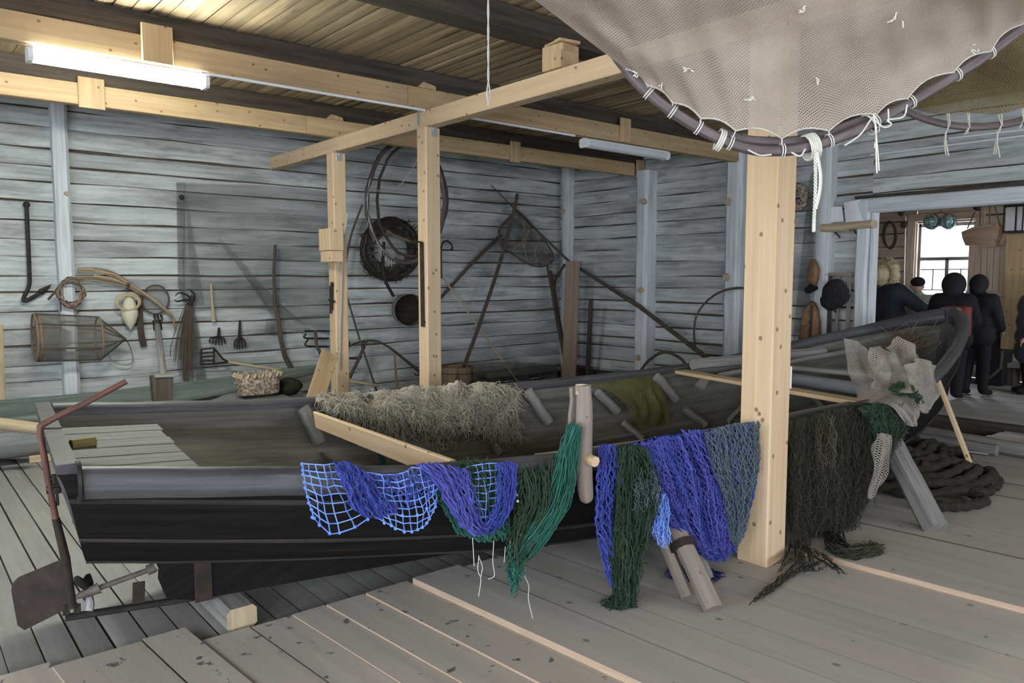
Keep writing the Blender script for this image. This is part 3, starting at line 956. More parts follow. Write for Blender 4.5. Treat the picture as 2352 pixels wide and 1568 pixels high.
# ribs on the far side
for a, b, r in (((697, 935), (738, 1018), .045), ((1212, 897), (1262, 970), .042), ((1372, 900), (1420, 945), .036), ((1507, 864), (1553, 918), .042), ((1432, 970), (1475, 1007), .03), ((1570, 937), (1622, 975), .036),
                ((1133, 1023), (1152, 1043), .03), ((1724, 912), (1672, 968), .022), ((1862, 905), (1895, 940), .032), ((1085, 930), (1118, 978), .034), ((800, 985), (830, 1020), .03)):
    pa, pb = hullhit(*a, .09), hullhit(*b, .07)
    if pa is None or pb is None: continue
    m = MB()
    m.tube([pa.lerp(pb, i / 6) + jv(.004) for i in range(7)], [r, r * 1.05, r, r * .97, r, r * 1.03, r], 9, jit=.06)
    m.build('rib', 'grey_wood', boat)
# thwarts
def fit_bar(name, a, b, w, h, material, parent, lift=0.0):
    m = MB(); m.bar(a, b, w, h, bev=.005, seg=3); return m.build(name, material, parent)
pA = curtain(722, 962, 1, -.16); pB = curtain(1040, 1082, -1, -.02)
fit_bar('brace_board', pA, pB, .032, .105, 'pine', boat)
pA = curtain(1556, 852, 1, .02); pB = curtain(1986, 926, -1, -.0)
TH2 = (pA, pB)
fit_bar('thwart', pA, pB, .15, .032, 'pine', boat)
pA = W(5.75, half(5.75 / BL) - .08, .93); pB = W(5.6, -half(5.6 / BL) + .06, .95)
pA = curtain(1775, 838, 1, -.06); pB = curtain(2030, 862, -1, -.3)
fit_bar('thwart', pA, pB, .2, .04, 'grey_wood', boat)
m = MB(); pA = curtain(1740, 858, 1, -.06); pB = curtain(2030, 902, -1, -.12)
m.tube([pA, pA.lerp(pB, .5), pB], .055, 12); o = m.build('grey_tube', 'grey_pipe'); tag(o, 'thick grey pipe laid across the boat behind the pine plank', 'pipe')
# rudder
rud = bpy.data.objects.new('rudder', None); COL.objects.link(rud); rud.location = W(0, 0, .2); rud.parent = boat; rud.matrix_parent_inverse = world_of(boat).inverted()
def CP(x, y, n=0.0):
    d = ray(x, y); o = BS + BN * n
    return CAM + d * ((o - CAM).dot(BN) / d.dot(BN))
st = [CP(290, 875), CP(190, 928), CP(102, 972), CP(93, 985), CP(95, 1010), CP(112, 1110), CP(130, 1200), CP(150, 1280)]
m = MB(); m.tube(catmull(st[:5], 16)[:-1] + st[4:7], .0145, 10); m.build('tiller', 'rust_red', rud)
m = MB(); m.tube([CP(128, 1190), CP(150, 1280), CP(166, 1395)], [.017, .02, .02], 10); m.build('rudder_stock', 'rust', rud)
dr = (CP(158, 1330) - CAM).dot(FW)
bl = [D(*p, dr) for p in ((150, 1280), (42, 1325), (27, 1341), (26, 1358), (40, 1436), (56, 1447), (164, 1393))]
m = MB(); m.slab(bl, ray(90, 1370), .008); m.build('rudder_blade', 'rust', rud, smooth=0)
m = MB()
for z in (1098, 1115, 1128):
    a = CP(118, z); m.bar(a - BD * .02, a + BD * .09 , .025, .016)
m.box(CP(128, 1098) , .03, .03, .035); m.box(CP(130, 1125), .03, .03, .03); m.bar(CP(128, 1095), CP(133, 1160), .014, .012, BD)
m.build('rudder_hinge', 'iron', boat)
# propeller, shaft and skeg
m = MB(); m.bar(CP(150, 1418), CP(445, 1372), .04, .026); m.bar(CP(152, 1412) + V3((0, 0, .0)), CP(152, 1388), .03, .012, BN); m.bar(CP(152, 1390), CP(178, 1387), .03, .01); m.bar(CP(177, 1387), CP(178, 1412), .03, .01, BN)
m.build('skeg_bar', 'iron', boat)
m = MB(); m.bar(CP(318, 1385), CP(319, 1336), .055, .008, BN); m.build('skeg_plate', 'rust', boat)
ps = bpy.data.objects.new('propeller', None); COL.objects.link(ps); ps.location = CP(205, 1362); ps.parent = boat; ps.matrix_parent_inverse = world_of(boat).inverted()
m = MB(); m.tube([CP(172, 1372), CP(196, 1362), CP(222, 1352), CP(228, 1349)], [.008, .022, .024, .03], 12); m.build('hub', 'rust_grey', ps)
m = MB(); m.tube([CP(222, 1352), CP(345, 1307)], .013, 10); m.tube([CP(338, 1310), CP(356, 1302)], .025, 10); m.build('shaft', 'rust_grey', boat)
hub = CP(206, 1358); ax = (CP(345, 1307) - CP(205, 1362)).normalized()
for px, py, mt, wd in ((203, 1416, 'steel_grey', .034), (171, 1324, 'iron', .03), (236, 1338, 'iron', .03)):
    tip = CP(px, py); m = MB()
    if px == 236: tip = hub - (BN * -.1) + V3((0, 0, .05))
    dv = tip - hub; side = dv.cross(ax).normalized()
    P = []
    for i in range(9):
        f = i / 8; wv = wd * math.sin(math.pi * (.12 + .85 * f)) ** .7
        c = hub + dv * (.12 + .88 * f)
        tw = (side * math.cos(.5 + f * .5) + ax * math.sin(.5 + f * .5))
        P.append([c + tw * (wv * (j / 4 - .5) * 1.6) + ax * (.01 * (1 - (j / 2 - 1) ** 2)) for j in range(5)])
    m.grid(P); m.grid([[p + ax * .004 for p in r] for r in P]); m.build('blade', mt, ps)
# post and peg clamped outside the near gunwale
op = bpy.data.objects.new('rowing_post', None); COL.objects.link(op); op.location = curtain(1340, 1150, -1, .1); op.parent = boat; op.matrix_parent_inverse = world_of(boat).inverted()
pp = [curtain(x, y, -1, .12) for x, y in ((1340, 884), (1342, 940), (1340, 1030), (1342, 1100), (1346, 1138), (1348, 1152))]
m = MB(); m.tube(catmull(pp, 12), [.036, .037, .04, .042, .043, .043, .042, .041, .04, .038, .036, .031, .02], 11, jit=.05); m.build('post_log', 'pale_log', op)
m = MB(); q = [curtain(x, y, -1, .06) for x, y in ((1318, 888), (1316, 1052))]
m.bar(q[0], q[1], .05, .022, BN, bev=.006, seg=5, jit=.004); m.build('backing_board', 'pale_log', op)
m = MB(); c = curtain(1352, 1046, -1, .16); m.tube([c + BN * .14, c - BN * .05 - V3((0, 0, .02))], .026, 8); m.build('peg', 'pine', op)
m = MB(); c = curtain(1336, 893, -1, .115); m.bar(c - V3((0, 0, .03)), c + V3((.01, .01, .018)), .06, .05, BN, bev=.02); m.build('split_top', 'straw', op)

# supports under and beside the boat
m = MB(); m.bar((1.30, 3.66, .059), (1.30, 4.12, .059), .15, .116, bev=.02, capmi=1); tag(m.build('timber_block', ['grey_wood', 'straw']), 'squared timber block under the keel near the propeller', 'block')
def prop_timber(label, pa, pb, ra, rb, material, extra=None):
    o = thing('prop_timber', pb, label, 'prop')
    m = MB(); m.tube([pa.lerp(pb, i / 6) for i in range(7)], [ra + (rb - ra) * i / 6 for i in range(7)], 9, jit=.1); m.build('leg', material, o)
    for e in extra or ():
        m = MB(); m.tube([e[0].lerp(e[1], i / 4) for i in range(5)], e[2], 7, jit=.14); m.build('brace', e[3], o)
    return o
dk = .082
a = curtain(1535, 1180, -1, .02); b = G(1638, 1408, dk)
pr = prop_timber('split grey log leaning under blue nets to prop the boat amidships', a, b + V3((0, 0, .02)), .05, .048, 'pale_log',
            [(curtain(1556, 1185, -1, .0), G(1622, 1330, dk), .045, 'grey_wood'), (curtain(1520, 1230, -1, .05), G(1578, 1375, dk) + V3((0, 0, .015)), .038, 'pale_log')])
m = MB(); c = (a * .66 + b * .34); t_ = (b - a).normalized()
m.tube([c - t_ * .018, c + t_ * .018], [.072, .072], 12); m.build('iron_band', 'rust', pr)
a = curtain(2035, 1000, -1, .02); b = G(2150, 1222, .112)
o = thing('prop_timber', b, 'heavy grey squared timber leaning beside the rope pile to prop the bow', 'prop')
m = MB(); m.bar(a, b + V3((0, 0, .015)), .13, .15, (b - a).cross(BD), bev=.035, seg=6, jit=.004); m.build('leg', 'grey_wood', o)
m = MB(); c = a.lerp(b, .62) ; m.bar(c - V3((.05, .06, .0)), c - V3((.062, .075, .0)), .03, .03); m.build('peg_hole', 'old_beam', o)
a = curtain(2152, 868, -1, .03); b = G(2252, 1126, .112)
m = MB(); m.bar(a, b, .042, .03, (0, 1, 0), bev=.003); tag(m.build('wooden_stake', 'pine'), 'thin pine stake propping the bow with its foot beside the rope pile', 'stake')
# loose timbers lying inside the boat
def on_far(x, y, off, ): return curtain(x, y, 1, off)
for p0, p1, w, h, mt, nm, lb in (((1590, 838), (1892, 808), .1, .1, 'grey_wood', 'weathered_oar', 'thick weathered timber lying along the far gunwale on the pine plank'),
                           ((1650, 862), (1985, 800), .045, .045, 'grey_wood', 'wooden_pole', 'thin grey pole lying inside the boat in front of the thick timber'),
                           ((1740, 826), (1890, 812), .07, .06, 'pale_log', 'wooden_pole', 'pale short pole lying on top of the timbers behind the thick post')):
    off = -.16 if w > .06 else -.3
    m = MB(); a, b = on_far(*p0, off), on_far(*p1, off)
    m.tube([a.lerp(b, i / 8) + jv(.004) for i in range(9)], w / 2, 8, jit=.1); tag(m.build(nm, mt), lb, 'pole' if 'pole' in nm else 'timber')
m = MB(); a = on_far(1603, 872, -.22); m.bar(a, a + (ray(1630, 885) * 4.9 - ray(1603, 872) * 4.9), .09, .12, bev=.004); tag(m.build('board_end', 'pale_log'), 'short board end stuck under the pine plank at the far gunwale', 'board')
m = MB(); c0 = G(163, 1022, .95); c1 = G(218, 1014, .95)
m.bar(c0, c1, .06, .05, bev=.015); tag(m.build('wood_wedge', 'stain_yellow'), 'mustard yellow wooden wedge lying on the stern deck', 'wedge')
m = MB()
for k in range(90):
    c = hullhit(random.gauss(2075, 24), random.gauss(795, 16), .12)
    if c is None: continue
    d = jv(1); d.z = abs(d.z) * .8; d.normalize()
    m.tube([c - d * .1, c + d * .02 + jv(.02), c + d * random.uniform(.1, .25) + jv(.03)], .0035, 3)
o = m.build('brushwood', 'willow'); tag(o, 'dry twigs and brushwood heaped inside the bow', 'twigs', kind='stuff')
# ------------------------------------------------------------------ fishing nets
def polyl(pts, n):
    pts = [V3(p) for p in pts]; out = []
    for k in range(n + 1):
        x = k / n * (len(pts) - 1); i = min(int(x), len(pts) - 2)
        out.append(pts[i].lerp(pts[i + 1], x - i))
    return out


def surf(rows, fn, offs=None, NU=12, NV=8, crisp=False):
    """smooth sheet through several outlines of the photo, placed where the net really hangs; returns S(u, v)"""
    n = max(len(r) for r in rows)
    R_ = [(polyl if crisp else catmull)([V3((x, y, 0)) for x, y in r], NU) for r in rows]
    O_ = offs or [0.0] * len(rows)
    grid = []
    for j in range(NV + 1):
        f = j / NV
        row = []
        for i in range(NU + 1):
            col = [V3((R_[k][i].x, R_[k][i].y, O_[k])) for k in range(len(rows))]
            q = catmull(col, 40)[round(f * 40)] if len(rows) > 2 else col[0].lerp(col[1], f)
            row.append(fn(q.x, q.y, q.z))
        grid.append(row)

    def S(u, v):
        u = min(max(u, 0), 1) * NU; v = min(max(v, 0), 1) * NV
        i = min(int(u), NU - 1); j = min(int(v), NV - 1)
        a, b = u - i, v - j
        return (grid[j][i] * (1 - a) + grid[j][i + 1] * a) * (1 - b) + (grid[j + 1][i] * (1 - a) + grid[j + 1][i + 1] * a) * b
    return S


NEAR = lambda x, y, d: curtain(x, y, -1, .075 + d)
FAR = lambda x, y, d: curtain(x, y, 1, d)
OUT = -BN


def net_strands(m, S, nu, nv, r, mode='diamond', jit=.004, fold=.02, gather=0., gk=3, out=OUT, seed=0, sub=1, freq=9):
    def node(i, j):
        u = (i + (.5 if (mode == 'diamond' and j % 2) else 0)) / nu
        u = u + gather * math.sin(u * gk * 6.283 + seed) / (gk * 6.283)
        v = j / nv
        edge = 1 if 0 < j < nv else .4
        return S(u, v) + out * (fold * (pnoise(V3((u * freq, v * 2.2, seed))) + .5 * pnoise(V3((u * freq * 2.4, v * 3.5, seed + 4))) + .5)) + jv(jit) * edge
    N = [[node(i, j) for i in range(nu + 1)] for j in range(nv + 1)]
    if mode == 'diamond':
        for i in range(nu + 1):
            m.tube([N[j][i] for j in range(nv + 1)], r, 3, cap=False)
            if i > 0: m.tube([N[j][i if j % 2 == 0 else i - 1] for j in range(nv + 1)], r, 3, cap=False)
    elif mode == 'square':
        for i in range(nu + 1): m.tube([N[j][i] for j in range(nv + 1)], r, 3, cap=False)
        for j in range(nv + 1): m.tube(N[j], r, 3, cap=False)
    return N


def threads(m, n, S, r=.0035, v0=(0, .1), v1=(.8, 1.), wob=.015, fold=.03, out=OUT, seed=0, du=.04, pts=9, freq=8):
    for k in range(n):
        u = random.random(); a, b = random.uniform(*v0), random.uniform(*v1)
        u2 = u + random.gauss(0, du)
        ph = random.random() * 9
        P = []
        d0 = fold * random.random()
        for i in range(pts):
            f = i / (pts - 1)
            uu = u + (u2 - u) * f + .012 * math.sin(f * 9 + ph)
            P.append(S(uu, a + (b - a) * f) + out * (d0 + fold * (.5 + pnoise(V3((uu * freq, f * 2, seed))))) + jv(wob * .35))
        m.tube(P, r, 3, cap=False)


def sheet(S, nu, nv, material, parent, name, fold=.02, out=OUT, seed=0, inset=-.01, freq=9, rough=0.):
    m = MB()
    m.grid([[S(i / nu, j / nv) + out * (inset + fold * (pnoise(V3((i / nu * freq, j / nv * 2.2, seed))) + .5)) + jv(rough) for i in range(nu + 1)] for j in range(nv + 1)])
    return m.build(name, material, parent, smooth=180)


def knots(m, pts, r=.008):
    for p in pts:
        m.ball(p + jv(.004), r, 5, 4)


SR = .0029
# --- bright blue square-mesh net over the near gunwale
bn = thing('blue_net', NEAR(900, 1100, 0), 'bright blue square-mesh net in two loops over the gunwale left of the rowing post', 'net')
def part(name, material, fn_):
    m = MB(); fn_(m); return m.build(name, material, bn, smooth=0)
SA = surf([[(691, 1063), (728, 1064), (768, 1062)], [(699, 1120), (745, 1135), (800, 1130)], [(716, 1185), (765, 1226), (842, 1188)]], NEAR, [0, .01, .02])
def fa(m):
    N = net_strands(m, SA, 5, 8, SR, 'square', .004, .03, seed=1)
    knots(m, [N[j][0] for j in range(9)] + N[8])
part('mesh_panel', 'strand_lightblue', fa)
SB = surf([[(760, 1060), (800, 1058), (838, 1085)], [(785, 1110), (815, 1125), (870, 1135)], [(800, 1160), (845, 1187), (905, 1176)]], NEAR, [.01, .04, .02])
part('mesh_panel', 'strand_blue', lambda m: (net_strands(m, SB, 22, 14, SR, 'diamond', .006, .04, .8, seed=2), net_strands(m, SB, 14, 9, SR, 'diamond', .008, .05, .5, seed=3)))
SCn = surf([[(828, 1080), (900, 1090), (950, 1072), (1000, 1078)], [(850, 1140), (910, 1150), (965, 1140), (1000, 1120)], [(862, 1185), (920, 1216), (972, 1206), (998, 1160)]], NEAR, [0, .02, .01])
def fc(m):
    N = net_strands(m, SCn, 11, 8, SR, 'square', .005, .03, seed=4); knots(m, N[8] + N[6][2:9:2])
part('mesh_panel', 'strand_lightblue', fc)
SC2 = surf([[(832, 1082), (900, 1088), (985, 1070)], [(850, 1120), (920, 1120), (1000, 1100)], [(868, 1175), (930, 1165), (1003, 1130)]], NEAR, [.0, .01, .01])
part('mesh_panel', 'strand_blue', lambda m: net_strands(m, SC2, 20, 10, SR, 'diamond', .006, .03, .6, seed=5))
SD1 = surf([[(952, 1064), (1000, 1060), (1066, 1074)], [(1000, 1110), (1040, 1125), (1082, 1130)], [(1035, 1180), (1068, 1200), (1098, 1190)], [(1070, 1220), (1095, 1226), (1118, 1208)]], NEAR, [.02, .05, .05, .03])
part('mesh_panel', 'strand_violet', lambda m: (net_strands(m, SD1, 22, 16, SR, 'diamond', .006, .04, .7, seed=6), net_strands(m, SD1, 15, 12, SR, 'diamond', .008, .05, .4, seed=7)))
SD2 = surf([[(1140, 1062), (1162, 1057), (1182, 1064)], [(1142, 1110), (1165, 1115), (1178, 1120)], [(1132, 1165), (1152, 1175), (1166, 1170)], [(1092, 1224), (1120, 1224), (1142, 1202)]], NEAR, [.02, .05, .05, .03])
part('mesh_panel', 'strand_blue', lambda m: (net_strands(m, SD2, 14, 16, SR, 'diamond', .005, .03, .3, seed=8), net_strands(m, SD2, 10, 12, SR, 'diamond', .006, .04, .3, seed=9)))
SD3 = surf([[(1064, 1074), (1105, 1064), (1150, 1062)], [(1075, 1130), (1110, 1130), (1150, 1120)], [(1080, 1195), (1110, 1205), (1138, 1190)]], NEAR, [.0, .01, .02])
part('mesh_panel', 'strand_lightblue', lambda m: net_strands(m, SD3, 6, 8, SR, 'square', .003, .02, seed=10))
# --- green net
bn = thing('green_net', NEAR(1200, 1200, 0), 'teal green net with long loose threads hanging left of the rowing post', 'net')
S1 = surf([[(1298, 972), (1304, 968), (1309, 975)], [(1278, 1040), (1290, 1050), (1304, 1050)], [(1240, 1150), (1265, 1160), (1290, 1140)], [(1185, 1240), (1215, 1250), (1245, 1210)], [(1160, 1285), (1180, 1290), (1200, 1270)]], NEAR, [.05, .05, .04, .03, .02])
part('thread_panel', 'strand_teal', lambda m: (threads(m, 120, S1, SR, (0, .05), (.6, 1), .02, .05, du=.2, pts=12, seed=1), net_strands(m, S1, 9, 16, SR, 'diamond', .01, .05, seed=3)))
S2 = surf([[(1178, 1070), (1230, 1062), (1290, 1030)], [(1180, 1140), (1225, 1150), (1270, 1130)], [(1165, 1230), (1190, 1240), (1225, 1230)], [(1160, 1290), (1178, 1300), (1195, 1285)]], NEAR, [.02, .02, .02, .02])
part('thread_panel', 'strand_green', lambda m: (threads(m, 110, S2, SR, (0, .2), (.5, 1), .02, .05, du=.12, pts=11, seed=2), net_strands(m, S2, 10, 12, SR, 'diamond', .012, .04, seed=4)))
S3 = surf([[(985, 1095), (1060, 1075), (1180, 1066)], [(1010, 1160), (1080, 1190), (1160, 1170)], [(1050, 1225), (1110, 1240), (1170, 1235)]], NEAR, [-.02, -.02, -.01])
part('thread_panel', 'strand_teal', lambda m: (net_strands(m, S3, 26, 14, SR, 'diamond', .012, .02, .4, seed=5), threads(m, 60, S3, SR, (0, .6), (.8, 1.1), .02, .02, du=.1, seed=6)))
S4 = surf([[(1155, 1235), (1175, 1240), (1205, 1235)], [(1160, 1300), (1175, 1310), (1190, 1300)], [(1166, 1345), (1174, 1372), (1180, 1340)]], NEAR, [.01, .01, .0])
part('thread_tail', 'strand_teal', lambda m: threads(m, 46, S4, SR, (0, .5), (.6, 1), .03, .03, du=.2))
for pts in ([(1100, 1275), (1097, 1310), (1104, 1330), (1100, 1368)], [(1101, 1278), (1108, 1300), (1106, 1325)], [(1133, 1240), (1131, 1290), (1135, 1322), (1122, 1330)], [(1172, 1240), (1174, 1290), (1173, 1332)], [(1206, 1322), (1215, 1345), (1213, 1375), (1224, 1420)], [(1160, 1255), (1158, 1290)], [(1085, 1235), (1088, 1300)]):
    part('loose_twine', 'twine', lambda m: m.tube(catmull([NEAR(x, y, .02) + jv(.003) for x, y in pts], 14), .002, 4))
for kp in ((1187, 1135), (1238, 1142), (1190, 1150), (1196, 1230)):
    part('twine_knot', 'twine', lambda m: knots(m, [NEAR(*kp, .07)], .007))
S5 = surf([[(1038, 1055), (1080, 1048), (1120, 1050)], [(1060, 1100), (1100, 1110), (1160, 1110)], [(1085, 1175), (1110, 1185), (1140, 1175)]], NEAR, [-.03, -.01, 0.])
part('thread_panel', 'strand_green', lambda m: threads(m, 120, S5, SR, (0, .3), (.4, 1), .03, .02, du=.2))
rgn = [hullhit(x, y, .1) for x, y in ((868, 1018), (874, 1040), (880, 1060), (883, 1078))]
def fg(m):
    for k in range(30): m.tube(catmull([p + jv(.016) for p in rgn], 8), SR, 3)
part('thread_tail', 'strand_teal', fg)
# --- big blue and violet net
bn = thing('blue_violet_net', NEAR(1560, 1150, 0), 'large dense blue and violet net hanging between the rowing post and thick pine post', 'net')
E1 = surf([[(1371, 1020), (1390, 1018), (1413, 1024)], [(1362, 1110), (1388, 1110), (1414, 1110)], [(1364, 1190), (1385, 1195), (1408, 1190)], [(1380, 1270), (1392, 1275), (1406, 1265)], [(1394, 1335), (1400, 1345), (1410, 1330)]], NEAR, [.03, .05, .05, .03, .02])
part('mesh_panel', 'strand_blue', lambda m: (net_strands(m, E1, 12, 34, SR, 'diamond', .006, .04, .5, seed=11), net_strands(m, E1, 9, 26, SR, 'diamond', .008, .05, .3, seed=12)))
E3 = surf([[(1445, 1018), (1475, 1012), (1510, 1018)], [(1480, 1090), (1500, 1090), (1525, 1090)], [(1475, 1180), (1495, 1170), (1510, 1150)], [(1450, 1270), (1466, 1260), (1480, 1220)], [(1432, 1345), (1446, 1330), (1458, 1300)]], NEAR, [.02, .03, .03, .02, .01])
part('mesh_panel', 'strand_violet', lambda m: (net_strands(m, E3, 9, 34, SR, 'diamond', .006, .04, .4, seed=13), net_strands(m, E3, 7, 26, SR, 'diamond', .007, .04, .4, seed=14)))
E4r = [[(1442, 1022), (1520, 1000), (1620, 988), (1732, 968)], [(1488, 1120), (1560, 1108), (1640, 1095), (1730, 1060)], [(1520, 1185), (1585, 1212), (1645, 1205), (1715, 1150)], [(1570, 1240), (1615, 1280), (1662, 1278), (1698, 1215)]]
E4 = surf(E4r, NEAR, [.0, .02, .02, .01], NU=16)
sheet(E4, 60, 30, 'sheet_blue_shade', bn, 'dark_backing', .05, seed=21, inset=-.03, freq=16)  # added dark sheet behind the mesh, painting the shade between its strands
part('mesh_panel', 'strand_blue', lambda m: net_strands(m, E4, 84, 46, .0028, 'diamond', .006, .05, .75, 7, seed=21, freq=16))
part('mesh_panel', 'strand_violet', lambda m: net_strands(m, E4, 60, 34, .0028, 'diamond', .008, .055, .6, 5, seed=22, freq=16))
E6 = surf([[(1560, 985), (1590, 985), (1640, 985)], [(1615, 1100), (1640, 1110), (1668, 1110)], [(1630, 1200), (1650, 1205), (1672, 1195)], [(1630, 1270), (1650, 1277), (1672, 1265)]], NEAR, [.03, .04, .05, .03])
part('mesh_panel', 'strand_violet', lambda m: net_strands(m, E6, 14, 34, SR, 'diamond', .006, .04, .5, seed=23))
E5 = surf([[(1495, 1130), (1510, 1130), (1522, 1135)], [(1495, 1190), (1510, 1190), (1522, 1185)], [(1490, 1225), (1512, 1255), (1532, 1240)]], NEAR, [.07, .1, .1])
def f5(m):
    net_strands(m, E5, 7, 10, SR, 'diamond', .01, .04, seed=24); threads(m, 26, E5, SR, (0, .5), (.8, 1.05), .03, .03)
    knots(m, [NEAR(x, y, .12) for x, y in ((1513, 1160), (1518, 1163), (1507, 1150), (1510, 1170))], .009)
part('mesh_panel', 'strand_lightblue', f5)
bn = thing('dark_green_net', NEAR(1430, 1390, 0), 'dark green bunched net hanging to the floor in the middle of the blue net', 'net')
E2 = surf([[(1410, 1026), (1440, 1020), (1475, 1024)], [(1410, 1110), (1445, 1110), (1502, 1105)], [(1405, 1190), (1440, 1190), (1492, 1175)], [(1400, 1270), (1430, 1275), (1458, 1250)], [(1403, 1340), (1425, 1345), (1450, 1310)], [(1405, 1388), (1425, 1394), (1440, 1385)]], NEAR, [.05, .08, .08, .06, .05, .04])
sheet(E2, 30, 40, 'sheet_green', bn, 'dark_backing', .05, seed=31, inset=-.02, freq=10)
part('mesh_panel', 'strand_green', lambda m: (net_strands(m, E2, 20, 46, .003, 'diamond', .007, .05, .5, seed=31, freq=10), threads(m, 160, E2, .003, (0, .6), (.4, 1), .03, .05, seed=31, freq=10)))
E2b = surf([[(1450, 1060), (1470, 1065), (1490, 1080)], [(1450, 1120), (1475, 1120), (1500, 1115)], [(1450, 1180), (1470, 1190), (1494, 1165)]], NEAR, [.1, .12, .12])
part('mesh_panel', 'strand_greyblue', lambda m: threads(m, 36, E2b, .0022, (0, .5), (.5, 1), .04, .03, du=.2))
def heap(m, cx_, cy_, rx, ry, h, n, r=.0034, z=.085):
    for k in range(n):
        a_ = random.uniform(0, 6.283); q = math.sqrt(random.random())
        p = G(cx_ + rx * q * math.cos(a_), cy_ + ry * q * math.sin(a_), z)
        hh = h * (1 - q * .8)
        pts = [p + V3((random.uniform(-.04, .04), random.uniform(-.04, .04), random.uniform(.003, hh))) for _ in range(4)]
        m.tube(catmull(pts, 7), r, 3, cap=False)
part('floor_heap', 'strand_green', lambda m: heap(m, 1423, 1388, 30, 10, .05, 150))
bn = thing('grey_green_net', NEAR(1690, 1150, 0), 'grey green net draped over the right end of the blue net by the pine post', 'net')
E7 = surf([[(1612, 992), (1670, 972), (1738, 966)], [(1632, 1080), (1685, 1070), (1735, 1060)], [(1660, 1150), (1692, 1160), (1722, 1140)], [(1668, 1235), (1684, 1250), (1698, 1215)]], NEAR, [.05, .06, .07, .04])
part('mesh_panel', 'strand_greyblue', lambda m: (net_strands(m, E7, 24, 30, .003, 'diamond', .006, .04, .5, seed=41), net_strands(m, E7, 17, 22, .003, 'diamond', .008, .05, .3, seed=42)))
bn = thing('shadow_scrap', G(1590, 1325, .082), 'dark blue scrap of net on the floor behind the split log prop', 'net')  # strand heap added to draw the dark blue shadow on the floor
def fs(m):
    heap(m, 1565, 1322, 24, 12, .07, 60); heap(m, 1632, 1325, 20, 8, .05, 60)
part('shadow_heap', 'sheet_blue_shade', fs)
# --- big brown net right of the thick post
bn = thing('brown_net', NEAR(1920, 1100, 0), 'dark brown and green bunched net hanging over the bow side right of the thick post', 'net')
H1 = surf([[(1800, 968), (1880, 945), (1960, 932), (2055, 925)], [(1800, 1060), (1890, 1050), (1960, 1045), (2022, 1000)], [(1800, 1150), (1885, 1150), (1945, 1130), (1998, 1060)], [(1800, 1215), (1875, 1232), (1930, 1215), (1968, 1130)]], NEAR, [.02, .05, .05, .03], NU=16)
sheet(H1, 70, 40, 'sheet_brown', bn, 'dark_backing', .08, seed=51, inset=-.03, freq=14)
part('mesh_panel', 'strand_brown', lambda m: (net_strands(m, H1, 64, 50, .0022, 'diamond', .008, .08, .6, 5, seed=51, freq=14), threads(m, 900, H1, .0019, (0, .7), (.5, 1.02), .05, .07, seed=51, freq=14, du=.03)))
H2 = surf([[(1960, 935), (2010, 922), (2066, 920)], [(1985, 975), (2020, 990), (2062, 985)], [(1990, 1050), (2005, 1060), (2020, 1020)]], NEAR, [.08, .1, .08])
sheet(H2, 24, 18, 'sheet_green', bn, 'dark_backing', .05, seed=53, inset=.0)
part('mesh_panel', 'strand_green', lambda m: threads(m, 200, H2, .003, (0, .6), (.4, 1), .05, .05, du=.08, seed=53))
H3 = surf([[(1862, 950), (1880, 945), (1900, 942)], [(1868, 1050), (1885, 1050), (1905, 1050)], [(1880, 1140), (1895, 1140), (1915, 1120)]], NEAR, [.1, .13, .1])
part('mesh_panel', 'willow_dark', lambda m: threads(m, 22, H3, .0022, (0, .5), (.5, 1), .05, .04, du=.2))
def ft(m):
    path = [NEAR(1890, 1170, .02), NEAR(1905, 1220, .03), G(1925, 1258, .13), G(1950, 1272, .13), G(1985, 1265, .14), G(2008, 1262, .13)]
    for k in range(190):
        o_ = [jv(.055) for _ in path]
        a_ = random.choice((0, 0, 1, 2))
        m.tube(catmull([V3((p.x + d_.x, p.y + d_.y, max(p.z + d_.z * .7, .118))) if i > 1 else p + d_ for i, (p, d_) in enumerate(zip(path, o_))][a_:], 12), .003, 3, cap=False)
part('net_tail', 'strand_brown', ft)
bn = thing('loose_net_corner', G(1800, 1340, .09), 'thin ragged corner of dark net on the floor by the thick post', 'net')
def fl_(m):
    for (p0, p1, n, wd, z) in (((1850, 1290), (1722, 1384), 34, 30, .092), ((1905, 1290), (1830, 1315), 20, 22, .12), ((1850, 1255), (1950, 1325), 22, 18, .12)):
        for k in range(n):
            f0 = random.random() * .6; f1 = min(1, f0 + random.uniform(.2, .5))
            w0 = random.uniform(-1, 1) * wd
            P = []
            for i in range(7):
                f = f0 + (f1 - f0) * i / 6
                taper = 1 - .75 * f
                P.append(G(p0[0] + (p1[0] - p0[0]) * f + random.uniform(-4, 4) - w0 * .2 * taper, p0[1] + (p1[1] - p0[1]) * f + w0 * taper * .7 + random.uniform(-4, 4), z + random.uniform(0, .008)))
            m.tube(P, .0028, 3, cap=False)
    for k in range(40):
        a_, b_ = (1845 + random.uniform(-35, 25), 1235 + random.uniform(-20, 20)), (1820 + random.uniform(-50, 60), 1300 + random.uniform(-8, 14))
        m.tube(catmull([NEAR(a_[0], a_[1], .05), G((a_[0] + b_[0]) / 2, (a_[1] + b_[1]) / 2 + 8, .15), G(*b_, .12)], 8), .0028, 3, cap=False)
part('strands', 'strand_brown', fl_)
